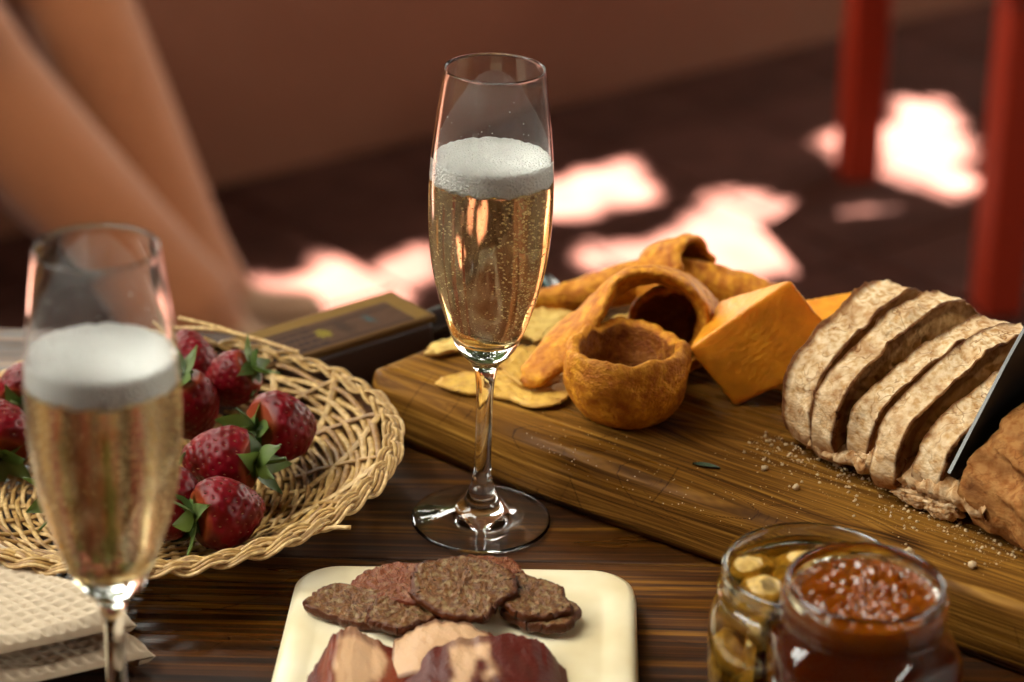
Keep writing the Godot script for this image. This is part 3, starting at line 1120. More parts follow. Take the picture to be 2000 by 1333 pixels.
func jars() -> void:
	var gm := M("jarglass", Color(0.97, 0.99, 0.95), 0.0, {"ior": 1.5})
	# round jar of pickled pieces in oil
	var A := Vector3(0.131, T, 0.147)
	var h := 0.072
	var oil_jar := thing("oil_jar", "round open glass jar of pale pieces in oil behind the jam jar", "jar", A)
	var o := [Vector2(0, 0.0015), Vector2(0.028, 0.001), Vector2(0.033, 0.0), Vector2(0.0365, 0.003), Vector2(0.0385, 0.010), Vector2(0.0395, 0.025), Vector2(0.0395, 0.038), Vector2(0.0385, 0.046), Vector2(0.0365, 0.052), Vector2(0.0353, 0.0555), Vector2(0.0362, 0.0575), Vector2(0.0366, 0.0588), Vector2(0.0356, 0.0602), Vector2(0.0350, 0.062), Vector2(0.0350, 0.0665), Vector2(0.0352, 0.0695), Vector2(0.0349, 0.0712), Vector2(0.0338, h), Vector2(0.0328, 0.0712)]
	var i := [Vector2(0.0325, 0.069), Vector2(0.0325, 0.060), Vector2(0.0328, 0.055), Vector2(0.0342, 0.050), Vector2(0.0362, 0.045), Vector2(0.0373, 0.037), Vector2(0.0373, 0.025), Vector2(0.0365, 0.012), Vector2(0.034, 0.006), Vector2(0.028, 0.004), Vector2(0, 0.004)]
	for k in o.size():
		o[k].y *= 0.87
	for k in i.size():
		i[k].y *= 0.87
	var mb := MB.new()
	var pr := smooth(o, 3)
	pr.append_array(smooth(i, 3))
	mb.lathe(pr, 80)
	part("glass", mb.mesh(), gm, oil_jar)
	var inr := smooth(i, 4)
	inr.reverse()
	var oil := MB.new()
	var lp := []
	for q in inr:
		if q.y < 0.0575:
			lp.append(Vector2(q.x + 0.0002 if q.x > 0 else 0.0, q.y - 0.0002))
	lp.append(Vector2(0.0327, 0.0575))
	lp.append(Vector2(0, 0.0573))
	oil.lathe(lp, 80)
	part("oil", oil.mesh(), M("oil", Color(0.93, 0.66, 0.17), 0.0, {"ior": 1.45}), oil_jar)
	var pn := noise(12, 60.0, 3)
	var chunk := MB.new()
	blob(chunk, Vector3.ZERO, Vector3(1, 0.75, 1.15), pn, 0.2, 0.022, 24, 16)
	var cmesh := chunk.mesh()
	var cm := M("pickle", Color(0.75, 0.50, 0.15), 0.5, {"tex": mottle("pickle", 128, 0.03, Color(0.75, 0.7, 0.6), Color(1, 1, 1), 4, 3, 1.5, Color(0.12, 0.08, 0.04, 0.8)), "tri": 0.5})
	for k in 15:
		var a := k * 2.4
		var rr := 0.022 if k % 3 else 0.008
		var y := 0.014 + 0.0145 * int(k / 5)
		part("piece", cmesh, cm, oil_jar, Transform3D(turned().scaled(Vector3.ONE * rng.randf_range(0.0115, 0.0145)), Vector3(cos(a) * rr, y, sin(a) * rr)))
	for q in [Vector3(-0.020, 0.0535, 0.008), Vector3(-0.004, 0.0515, -0.016), Vector3(-0.022, 0.0525, -0.01), Vector3(0.012, 0.0505, 0.0)]:
		part("piece", cmesh, cm, oil_jar, Transform3D(turned().scaled(Vector3(0.009, 0.0075, 0.009)), q))
	# faceted jar of jam
	var B := Vector3(0.1455, T, 0.183)
	var jam_jar := thing("jam_jar", "open faceted glass jar full of dark red jam", "jar", B, 0.12)
	var rows := [[0.0, 0.0012, 1], [0.026, 0.001, 1], [0.0315, 0.0, 1], [0.034, 0.002, 1], [0.0355, 0.006, 1], [0.0365, 0.02, 1], [0.0365, 0.042, 1], [0.036, 0.050, 0.95], [0.0345, 0.0545, 0.7], [0.0322, 0.0578, 0.3], [0.0306, 0.0600, 0.0], [0.0302, 0.0625, 0], [0.0311, 0.0645, 0], [0.0313, 0.0658, 0], [0.0306, 0.067, 0], [0.0302, 0.0685, 0], [0.0310, 0.0705, 0], [0.0312, 0.0718, 0], [0.0303, 0.0732, 0], [0.0300, 0.0752, 0], [0.0292, 0.0768, 0], [0.0283, 0.0770, 0], [0.0276, 0.0762, 0], [0.0274, 0.074, 0], [0.0274, 0.062, 0], [0.0290, 0.0575, 0.2], [0.0315, 0.0535, 0.7], [0.033, 0.049, 0.95], [0.0338, 0.042, 1], [0.0338, 0.02, 1], [0.033, 0.008, 1], [0.030, 0.005, 1], [0.0, 0.0048, 1]]
	var facet := func(list: Array, grow: float) -> PackedVector3Array:
		var p := PackedVector3Array()
		for q in list:
			for k in 96:
				var a := TAU * k / 96
				var c := fposmod(a + PI / 6, PI / 3) - PI / 6            # six flats
				var flat := minf(cos(PI / 6) / cos(c) * 1.10, 1.06)
				var rr: float = (q[0] + (grow if q[0] > 0 else 0.0)) * lerpf(1.0, flat, q[2])
				p.append(Vector3(cos(a) * rr, q[1], sin(a) * rr))
		return p
	var jg := MB.new()
	jg.grid(facet.call(rows, 0.0), 96, true, {"poles": true})
	part("glass", jg.mesh(), gm, jam_jar)
	var fill := []
	for k in range(rows.size() - 1, 21, -1):
		if rows[k][1] < 0.071:
			fill.append([rows[k][0], rows[k][1] - 0.0002, rows[k][2]])
	var jp: PackedVector3Array = facet.call(fill, 0.0003)
	var jn := noise(17, 190.0, 2)
	var jn2 := noise(18, 420.0, 2)
	for j in 18:
		var q := 1.0 - j / 17.0
		for k in 96:
			var a := TAU * k / 96
			var x := cos(a) * 0.0277 * q
			var z := sin(a) * 0.0277 * q
			jp.append(Vector3(x, 0.0705 + (0.0026 * jn.get_noise_2d(x, z) + 0.0018 * jn2.get_noise_2d(x, z)) * clampf((1 - q) * 6, 0, 1), z))
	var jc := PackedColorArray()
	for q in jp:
		jc.append(Color(0.075, 0.008, 0.002).lerp(Color(0.19, 0.045, 0.004), smoothstep(0.0655, 0.0715, q.y)))  # amber top: light passing into the jam, put into the colour
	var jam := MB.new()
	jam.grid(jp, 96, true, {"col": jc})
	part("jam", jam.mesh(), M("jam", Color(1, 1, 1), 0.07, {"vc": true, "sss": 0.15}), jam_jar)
	var lab := MB.new()
	var lpts := PackedVector3Array()
	for j in 2:
		for k in 9:
			var a := PI * 0.85 + 0.28 * (k / 8.0)
			var c := fposmod(a + PI / 6, PI / 3) - PI / 6
			var rr := 0.0367 * minf(cos(PI / 6) / cos(c) * 1.10, 1.06)
			lpts.append(Vector3(cos(a) * rr, 0.008 + 0.034 * j, sin(a) * rr))
	lab.grid(lpts, 9)
	part("label_paper", lab.mesh(), M("paper", Color(0.62, 0.66, 0.60), 0.6), jam_jar)


# a lumpy ball
func blob(mb: MB, at: Vector3, r: Vector3, n: FastNoiseLite, amp: float, nscale: float, nu := 24, nv := 16, o := {}) -> void:
	var p := PackedVector3Array()
	for j in nv + 1:
		for i in nu:
			var th := PI * j / nv
			var ph := TAU * i / nu
			var d := Vector3(sin(th) * cos(ph), cos(th), sin(th) * sin(ph))
			p.append(at + d * r * (1.0 + amp * n.get_noise_3dv(d * nscale + at)))
	o.poles = true
	mb.grid(p, nu, true, o)


func towel() -> void:
	var a := Vector3(-0.064, 0, -0.055).normalized()
	var b := Vector3(-0.055, 0, 0.024).normalized()
	var t := thing("kitchen_towel", "beige waffle weave towel folded at the table corner", "towel", Vector3(-0.138, T, 0.124))
	var m := M("waffle", Color(0.50, 0.40, 0.28), 0.95, {"rim": 0.3, "bump": lumps("thread", 256, 0.15, 0.3, 0.5), "depth": 0.02, "tri": 60})
	var wav := noise(41, 18.0, 2)
	for layer in 2:
		var p := PackedVector3Array()
		var La := 0.16
		var Lb := 0.15
		var n := 210
		var mth := 200
		var y0 := 0.013 * layer + 0.0005
		var th := 0.0145 if layer == 1 else 0.0125
		var off := Vector3.ZERO if layer == 1 else a * -0.004 + b * -0.004
		var rr := th / 2
		for j in mth:
			# across b: round the folded edge from underneath to the top
			var s := -rr * PI * 0.5 + (Lb + rr * PI * 0.5) * j / (mth - 1)
			var db := 0.0
			var h := 0.0
			if s < rr * PI * 0.5 - rr * PI * 0.5 + 0.0 and false:
				pass
			var ang := clampf((s + rr * PI * 0.5) / rr, 0, PI)
			db = rr - rr * sin(ang) if ang < PI else 0.0
			h = rr - rr * cos(ang)
			if ang >= PI:
				db = rr + (s + rr * PI * 0.5 - rr * PI)
				h = th
			for i in n:
				var u := La * i / (n - 1)
				var edge := clampf(u / 0.009, 0, 1)
				var hh := rr + (h - rr) * sqrt(1 - (1 - edge) * (1 - edge))
				var cu := u * TAU / 0.0052
				var cv := s * TAU / 0.0052
				var waf := 0.0011 * (maxf(absf(cos(cu / 2)), absf(cos(cv / 2))) - 0.75) * 1.6
				var drape := 0.0045 * wav.get_noise_2d(u, db) * edge
				var nrm := Vector3(0, 1, 0) if ang >= PI else (b * -sin(ang) + Vector3(0, -cos(ang), 0))
				p.append(a * u + b * db + off + Vector3(0, y0 + hh + drape, 0) + nrm * waf)
		var mb := MB.new()
		mb.grid(p, n)
		part("fold", mb.mesh(), m, t)


func box_and_handle() -> void:
	# flat wooden box with a printed lid lying at the back of the table
	var d := Vector3(0.786, 0, -0.618)
	var o := thing("wooden_box", "long dark wooden box with printed ornament on its lid behind the basket", "box", Vector3(-0.091, T, -0.121), atan2(0.618, 0.786))
	var body := MB.new()
	body.bar(Vector3(0.165, 0.024, 0.040), 0.003, Transform3D(Basis(), Vector3(0.0, 0.012, -0.0205)))
	part("case", body.mesh(), M("boxwood", Color(0.03, 0.009, 0.004), 0.55), o)
	var n := noise(51, 9.0, 3)
	var n2 := noise(52, 30.0, 2)
	var print := picture(512, 160, func(u: float, v: float) -> Color:
		var tan := Color(0.36, 0.27, 0.12).lerp(Color(0.46, 0.35, 0.17), 0.5 + 0.5 * n.get_noise_2d(u * 0.5, v * 4))
		var c := tan
		var e := n2.get_noise_2d(u * 2.2, v * 0.9)
		if v > 0.24 and u < 0.94:
			c = Color(0.24, 0.16, 0.11).lerp(Color(0.30, 0.21, 0.15), 0.5 + 0.5 * n.get_noise_2d(u, v))
			var row := absf(fposmod(v * 6.0, 1.0) - 0.5)
			if row < 0.3 and n2.get_noise_2d(u * 4.2, floor(v * 6.0) * 3.1) > -0.02 and u < 0.62:
				c = Color(0.14, 0.10, 0.10)
			if absf(v - 0.40) < 0.03 or absf(v - 0.95) < 0.03:
				c = Color(0.2, 0.13, 0.1)
			var yel := Vector2((u - 0.64) / 0.024, (v - 0.62) / 0.14)
			if yel.length() < 1.0 + e * 0.6:
				c = Color(0.42, 0.37, 0.12)
			var bl := Vector2((u - 0.82) / 0.014, (v - 0.6) / 0.14)
			if bl.length() < 1.0 + e:
				c = Color(0.20, 0.25, 0.25)
			var br := Vector2((u - 0.72) / 0.025, (v - 0.6) / 0.22)
			if br.length() < 1.0 + e:
				c = Color(0.2, 0.14, 0.1)
		return c)
	var lid := MB.new()
	var p := PackedVector3Array()
	var uv := PackedVector2Array()
	for j in 2:
		for i in 2:
			p.append(Vector3(-0.081 + 0.162 * i, 0.0285, -0.0395 + 0.0375 * j))
			uv.append(Vector2(i, j))
	var lb := MB.new()
	lb.bar(Vector3(0.167, 0.0042, 0.042), 0.0012, Transform3D(Basis(), Vector3(0.0, 0.0262, -0.0205)))
	var lidn := part("lid", lb.mesh(), M("lidwood", Color(0.09, 0.045, 0.014), 0.7, {"spec": 0.2}), o)
	lid.grid(p, 2, false, {"uv": uv})
	part("printed_ornament", lid.mesh(), M("print", Color(1, 1, 1), 0.7, {"spec": 0.2, "tex": print}), lidn)
	# round dark end of a knife handle beyond the flute
	var k := thing("knife_handle", "dark rounded knife handle with coloured end seen just behind the middle flute", "knife", Vector3(0.030, T, -0.232), atan2(0.618, 0.786))
	var h := MB.new()
	h.tube([Vector3(-0.1, 0.014, 0), Vector3(-0.05, 0.0145, 0), Vector3(-0.012, 0.0145, 0), Vector3(0.0, 0.0145, 0), Vector3(0.007, 0.0145, 0), Vector3(0.0105, 0.0145, 0)], [0.0095, 0.0115, 0.0125, 0.0125, 0.0100, 0.004], 20)
	part("grip", h.mesh(), M("grip", Color(0.012, 0.008, 0.008), 0.25), k)
	var r1 := MB.new()
	r1.tube([Vector3(-0.004, 0.0145, 0), Vector3(-0.001, 0.0145, 0)], 0.0128, 20)
	part("ring", r1.mesh(), M("tealring", Color(0.02, 0.09, 0.09), 0.3), k)
	var r2 := MB.new()
	r2.tube([Vector3(-0.012, 0.0145, 0), Vector3(-0.008, 0.0145, 0)], 0.0127, 20)
	part("ring", r2.mesh(), M("redring", Color(0.22, 0.02, 0.01), 0.3), k)


# a thin uneven slab with a ragged outline; outline is an array of Vector2 (x, z)
func slab(outline: Array, th: float, ragged: float, bumpy: float, bend: Vector2, s: int, round_edge := 0.5, cols = null) -> ArrayMesh:
	var n := noise(s, 160.0, 3)
	var fine := noise(s + 1, 600.0, 2)
	var o := []
	var m := outline.size()
	for i in m:
		for k in 12:
			o.append(outline[i].cubic_interpolate(outline[(i + 1) % m], outline[(i - 1 + m) % m], outline[(i + 2) % m], k / 8.0))
	for i in o.size():
		var d: Vector2 = o[i].normalized()
		o[i] += d * ragged * (n.get_noise_2d(o[i].x, o[i].y) + 0.6 * fine.get_noise_2d(o[i].x, o[i].y))
	var p := PackedVector3Array()
	var c := PackedColorArray()
	var rings := 24
	for side in 2:
		for r in rings + 2:
			var f := float(r) / (rings + 1)
			if side == 1:
				f = 1.0 - f
			var ff := 1.0 - pow(1.0 - f, 1.6)
			var edge := sqrt(maxf(0.0, 1.0 - pow(maxf(ff - 1.0 + round_edge * 0.2, 0.0) / (round_edge * 0.2), 2.0)))
			for q in o:
				var w: Vector2 = q * ff
				var y := (th / 2 if side == 0 else -th / 2) * edge
				var lump := bumpy * (n.get_noise_2d(w.x + 3, w.y) + 0.5 * fine.get_noise_2d(w.x, w.y + 2))
				y += lump * (1.0 if side == 0 else 0.3) * maxf(edge, 0.25)
				y += bend.x * w.x * w.x + bend.y * w.y * w.y
				p.append(Vector3(w.x, y, w.y))
				if cols != null:
					c.append((cols as Callable).call(w, ff, side))
	var mb := MB.new()
	var opt := {"poles": true}
	if cols != null:
		opt.col = c
	mb.grid(p, o.size(), true, opt)
	return mb.mesh()


func crackers() -> void:
	var n := noise(61, 140.0, 3)
	var tone := func(base: Color, brown: Color) -> Callable:
		return func(w: Vector2, f: float, side: int) -> Color:
			return base.lerp(brown, clampf(0.25 + 0.8 * n.get_noise_2d(w.x, w.y) + 0.5 * maxf(f - 0.85, 0) * 5.0, 0, 1))
	var m := M("cracker", Color(1, 1, 1), 0.6, {"vc": true, "bump": lumps("crumb", 256, 0.08, 0.2, 0.4), "depth": 0.05, "tri": 40})
	var yel := Color(0.70, 0.42, 0.07)
	var br := Color(0.46, 0.22, 0.03)
	var pale := Color(0.74, 0.52, 0.14)
	# outline (x, z in mm), thickness, place, tilt, label
	var list := [
		[[Vector2(-21, 3), Vector2(-12, -6), Vector2(8, -7), Vector2(20, -3), Vector2(18, 4), Vector2(0, 8)], 3.0, Vector3(-0.010, 0.0345, -0.124), Vector3(-4, 38, 0), "slim yellow cracker lying at the board's left end", pale, br],
		[[Vector2(-30, -6), Vector2(-12, -14), Vector2(14, -10), Vector2(27, -4), Vector2(21, 17), Vector2(8, 20), Vector2(-6, 8), Vector2(-22, 4)], 2.6, Vector3(0.013, 0.0345, -0.072), Vector3(3, 4, 2), "large broken yellow cracker lying lowest on the front of the board", yel, br],
		[[Vector2(-16, 4), Vector2(-12, -10), Vector2(4, -16), Vector2(18, -12), Vector2(17, 4), Vector2(4, 13), Vector2(-4, 15)], 2.4, Vector3(0.026, 0.0395, -0.083), Vector3(8, -12, -10), "broken yellow cracker stacked on the large one", yel, br],
		[[Vector2(-18, 2), Vector2(-9, -11), Vector2(8, -13), Vector2(18, -3), Vector2(13, 9), Vector2(-6, 11)], 3.0, Vector3(0.033, 0.0375, -0.135), Vector3(12, 10, -4), "pale oval cracker between flute and curled pastry", pale, br],
		[[Vector2(-14, 2), Vector2(-6, -8), Vector2(10, -9), Vector2(15, 0), Vector2(6, 8), Vector2(-8, 8)], 2.8, Vector3(0.030, 0.0350, -0.168), Vector3(5, -30, 2), "small pale cracker at the back by the flute", pale, yel],
		[[Vector2(-12, 2), Vector2(-6, -9), Vector2(6, -10), Vector2(12, 0), Vector2(5, 9), Vector2(-7, 8)], 3.0, Vector3(0.074, 0.0420, -0.113), Vector3(58, 12, 0), "pale round cracker seen through the curled pastry ring", pale, yel],
		[[Vector2(-10, 3), Vector2(-7, -7), Vector2(6, -8), Vector2(11, 1), Vector2(3, 8)], 2.8, Vector3(0.146, 0.0365, -0.075), Vector3(24, 0, -14), "greenish pale cracker piece wedged below the cheddar wedge", Color(0.45, 0.36, 0.12), br],
	]
	for k in list.size():
		var q: Array = list[k]
		var ol := []
		for v in q[0]:
			ol.append(v * 0.00115)
		var mesh := slab(ol, q[1] * 0.00062, 0.0026, 0.0008, Vector2(1.6, 0.8), 70 + k * 3, 0.16, tone.call(q[5], q[6]))
		var c := part("cracker", mesh, m, self, Transform3D(Basis.from_euler(q[3] * PI / 180.0), q[2] + Vector3(0, T, 0)))
		tag(c, q[4], "cracker", "crackers on the cutting board")


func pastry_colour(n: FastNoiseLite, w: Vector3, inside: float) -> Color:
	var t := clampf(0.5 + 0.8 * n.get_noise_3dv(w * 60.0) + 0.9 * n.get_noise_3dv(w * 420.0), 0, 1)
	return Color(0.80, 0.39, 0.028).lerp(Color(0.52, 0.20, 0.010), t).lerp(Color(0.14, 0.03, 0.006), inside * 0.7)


func pastry_mat() -> StandardMaterial3D:
	return M("pastry", Color(1, 1, 1), 0.6, {"vc": true, "bump": lumps("crumb", 256, 0.08, 0.2, 0.4), "depth": 0.12, "tri": 22, "tex": mottle("toast", 256, 0.03, Color(0.76, 0.60, 0.42), Color(1, 1, 1), 29, 5, 1.7), "spec": 0.35})


func cup_mesh(s: int, sx: float, sy: float) -> ArrayMesh:
	var prof := [Vector2(0, 0.0), Vector2(0.014, 0.0), Vector2(0.020, 0.0018), Vector2(0.0255, 0.008), Vector2(0.0285, 0.016), Vector2(0.0295, 0.024), Vector2(0.0290, 0.031), Vector2(0.0272, 0.0355), Vector2(0.0248, 0.0368), Vector2(0.0225, 0.0352), Vector2(0.0215, 0.031), Vector2(0.0205, 0.022), Vector2(0.017, 0.013), Vector2(0.009, 0.009), Vector2(0, 0.008)]
	var pr := smooth(prof, 4)
	var n := noise(s, 1.0, 3)
	var low := noise(s + 5, 1.0, 2)
	var p := PackedVector3Array()
	var c := PackedColorArray()
	for k in pr.size():
		for i in 72:
			var a := TAU * i / 72
			var q: Vector2 = pr[k]
			var w := Vector3(cos(a) * q.x * sx, q.y * sy, sin(a) * q.x * sx)
			var d := 0.0022 * low.get_noise_3dv(w * 45.0) + 0.0007 * n.get_noise_3dv(w * 260.0)
			var nrm := Vector3(cos(a), 0.2, sin(a))
			w += nrm * d * minf(1.0, q.x / 0.01)
			w.y += 0.0035 * low.get_noise_2d(cos(a) * 1.4, sin(a) * 1.4) * clampf(q.y / 0.03, 0, 1)
			p.append(w)
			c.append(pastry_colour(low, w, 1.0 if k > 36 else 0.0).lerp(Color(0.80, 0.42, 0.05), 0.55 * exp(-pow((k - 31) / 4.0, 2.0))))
	var mb := MB.new()
	mb.grid(p, 72, true, {"col": c, "poles": true})
	return mb.mesh()


# a pastry strip: a flattened sweep; frames are [centre, half width, half thickness, width direction]
func strip_mesh(frames: Array, s: int) -> ArrayMesh:
	var n := noise(s, 1.0, 3)
	var pts := []
	var wd := []
	var tk := []
	var dirs := []
	for f in frames:
		pts.append(f[0])
		wd.append(Vector2(f[1], f[2]))
		dirs.append(f[3])
	pts = smooth(pts, 8)
	wd = smooth(wd, 8)
	dirs = smooth(dirs, 8)
	var p := PackedVector3Array()
	var c := PackedColorArray()
	var sides := 28
	for j in pts.size():
		var t: Vector3 = (pts[mini(j + 1, pts.size() - 1)] - pts[maxi(j - 1, 0)]).normalized()
		var w: Vector3 = dirs[j]
		w = (w - t * w.dot(t)).normalized()
		var h := t.cross(w)
		var cap := 1.0
		for i in sides:
			var f := TAU * i / sides
			var q: Vector3 = pts[j] + w * cos(f) * wd[j].x + h * signf(sin(f)) * pow(absf(sin(f)), 0.8) * wd[j].y
			q += (w * cos(f) + h * sin(f)) * (0.0016 * n.get_noise_3dv(q * 70.0) + 0.0006 * n.get_noise_3dv(q * 260.0))
			p.append(q)
			c.append(pastry_colour(n, q, 0.0))
	var full := PackedVector3Array()
	var fc := PackedColorArray()
	for i in sides:
		full.append(pts[0])
		fc.append(c[0])
	full.append_array(p)
	fc.append_array(c)
	for i in sides:
		full.append(pts[-1])
		fc.append(c[-1])
	var mb := MB.new()
	mb.grid(full, sides, true, {"col": fc})
	return mb.mesh()


func puddings() -> void:
	var m := pastry_mat()
	var up := Vector3(0, T, 0)
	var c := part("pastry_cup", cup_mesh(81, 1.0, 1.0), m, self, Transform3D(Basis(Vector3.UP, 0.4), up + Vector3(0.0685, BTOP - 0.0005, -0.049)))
	tag(c, "golden brown pastry cup with open hollow at the front of the board", "pastry", "golden pastries on the board")
	var wdir := Vector3(0.18, -0.42, -1)
	var curl := strip_mesh([
		[Vector3(0.019, 0.0400, -0.066), 0.002, 0.0015, Vector3(0.3, 0.5, -1)], [Vector3(0.024, 0.0415, -0.068), 0.008, 0.0035, Vector3(0.3, 0.6, -1)], [Vector3(0.036, 0.0520, -0.074), 0.013, 0.0045, Vector3(0.3, 0.6, -1)],
		[Vector3(0.050, 0.0655, -0.084), 0.017, 0.0045, Vector3(0.25, 0.2, -1)], [Vector3(0.064, 0.0765, -0.096), 0.022, 0.0045, wdir], [Vector3(0.081, 0.0815, -0.100), 0.026, 0.0045, wdir], [Vector3(0.099, 0.0755, -0.101), 0.027, 0.0045, wdir],
		[Vector3(0.109, 0.0620, -0.101), 0.027, 0.0045, wdir], [Vector3(0.108, 0.0470, -0.100), 0.026, 0.0045, wdir], [Vector3(0.100, 0.0385, -0.098), 0.022, 0.004, wdir], [Vector3(0.094, 0.0365, -0.097), 0.004, 0.002, wdir]], 91)
	var cn := thing("pastry_curl", "", "", up)
	part("tongue", curl, m, cn)
	var ya := Vector3(-0.45, 0.42, 0.80).normalized()
	var xa := ya.cross(Vector3.UP).normalized()
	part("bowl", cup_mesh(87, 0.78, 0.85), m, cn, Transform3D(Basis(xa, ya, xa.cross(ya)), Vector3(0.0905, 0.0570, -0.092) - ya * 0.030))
	tag(cn, "large curled pastry strip arching over behind the pastry cup", "pastry", "golden pastries on the board")
	var long := strip_mesh([
		[Vector3(0.022, 0.0370, -0.166), 0.002, 0.002, Vector3(0, 1, 0.3)], [Vector3(0.030, 0.0390, -0.166), 0.006, 0.005, Vector3(0, 1, 0.3)], [Vector3(0.052, 0.0425, -0.166), 0.009, 0.008, Vector3(0, 1, 0.3)], [Vector3(0.080, 0.0500, -0.165), 0.012, 0.010, Vector3(0, 1, 0.3)],
		[Vector3(0.108, 0.0500, -0.160), 0.014, 0.011, Vector3(0, 1, 0.3)], [Vector3(0.135, 0.0465, -0.152), 0.013, 0.010, Vector3(0, 1, 0.3)], [Vector3(0.155, 0.0430, -0.145), 0.009, 0.007, Vector3(0, 1, 0.3)], [Vector3(0.161, 0.0420, -0.143), 0.002, 0.002, Vector3(0, 1, 0.3)]], 95)
	var ln := part("pastry_roll", long, m, self, Transform3D(Basis(), up))
	tag(ln, "long rolled pastry lying across the back of the board", "pastry", "golden pastries on the board")
	var bk := Basis(Vector3.UP, -0.55) * Basis(Vector3.BACK, -1.15)
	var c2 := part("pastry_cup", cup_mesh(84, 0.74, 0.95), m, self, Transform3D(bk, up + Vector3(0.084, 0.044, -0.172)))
	tag(c2, "small pastry cup tipped on its side at the top of the pastry pile", "pastry", "golden pastries on the board")


func facets(pts: Array, faces: Array, bevel_seg: int, m: Material) -> ArrayMesh:
	var mb := MB.new()
	return mb.mesh()


# a convex solid with softened edges: points on a sphere pushed out to the rounded hull of planes
func chunk(corners: Array, faces: Array, r: float, n: FastNoiseLite, amp: float, res := 64) -> ArrayMesh:
	var mid := Vector3.ZERO
	for c in corners:
		mid += c
	mid /= corners.size()
	var pl := []
	for f in faces:
		var nn: Vector3 = (corners[f[1]] - corners[f[0]]).cross(corners[f[2]] - corners[f[0]]).normalized()
		if nn.dot(corners[f[0]] - mid) < 0:
			nn = -nn
		pl.append([nn, nn.dot(corners[f[0]] - mid)])
	var p := PackedVector3Array()
	var nu := res * 2
	for j in res + 1:
		for i in nu:
			var th := PI * j / res
			var ph := TAU * i / nu
			var d := Vector3(sin(th) * cos(ph), cos(th), sin(th) * sin(ph))
			# march out to the smooth maximum of the planes
			var a := 0.0
			var b := 0.2
			for k in 22:
				var t := (a + b) / 2
				var s := 0.0
				for q in pl:
					s += exp(clampf((q[0].dot(d) * t - q[1]) / r, -60, 60))
				if log(s) > 0:
					b = t
				else:
					a = t
			var w := mid + d * a
			p.append(w + d * amp * n.get_noise_3dv(w * 300))
	var mb := MB.new()
	mb.grid(p, nu, true, {"poles": true})
	return mb.mesh()


func cheese() -> void:
	var up := Vector3(0, T, 0)
	var m := M("cheddar", Color(0.76, 0.295, 0.013), 0.45, {"sss": 0.2, "tex": mottle("cheesetex", 256, 0.02, Color(0.88, 0.84, 0.76), Color(1, 1, 1), 37, 4, 1.4), "bump": lumps("cheese", 256, 0.08, 0.2, 0.5), "depth": 0.02, "tri": 14})
	var n := noise(101, 1.0, 2)
	var e := Vector3(0.023, -0.0285, 0.005)
	var L2 := Vector3(0.0972, 0.0590, -0.061)
	var Tt := Vector3(0.1448, 0.0970, -0.0587)
	var L1 := Vector3(0.1150, 0.0710, -0.093)
	var co := [L2, Tt, L1, L2 + e, Tt + e * 1.25, L1 + e]
	var w := part("cheddar_wedge", chunk(co, [[0, 1, 2], [3, 4, 5], [0, 1, 4], [1, 2, 5], [2, 0, 3]], 0.0007, n, 0.0003, 90), m, self, Transform3D(Basis(), up))
	tag(w, "big orange cheddar wedge standing on end between pastry and bread", "cheese", "cheddar pieces")
	var P := Vector3(0.152, BTOP, -0.112)
	var co2 := []
	for q in [Vector3(0, 0, 0), Vector3(0.05, 0, -0.02), Vector3(0.06, 0, 0.018), Vector3(0.012, 0, 0.03)]:
		co2.append(P + q)
	for q in [Vector3(0, 0.030, 0), Vector3(0.05, 0.030, -0.02), Vector3(0.06, 0.028, 0.018), Vector3(0.012, 0.027, 0.03)]:
		co2.append(P + q)
	var w2 := part("cheddar_wedge", chunk(co2, [[0, 1, 2], [4, 5, 6], [0, 1, 5], [1, 2, 6], [2, 3, 7], [3, 0, 4]], 0.0007, n, 0.0003, 60), m, self, Transform3D(Basis(), up))
	tag(w2, "second orange cheddar block mostly hidden behind the wedge and bread", "cheese", "cheddar pieces")


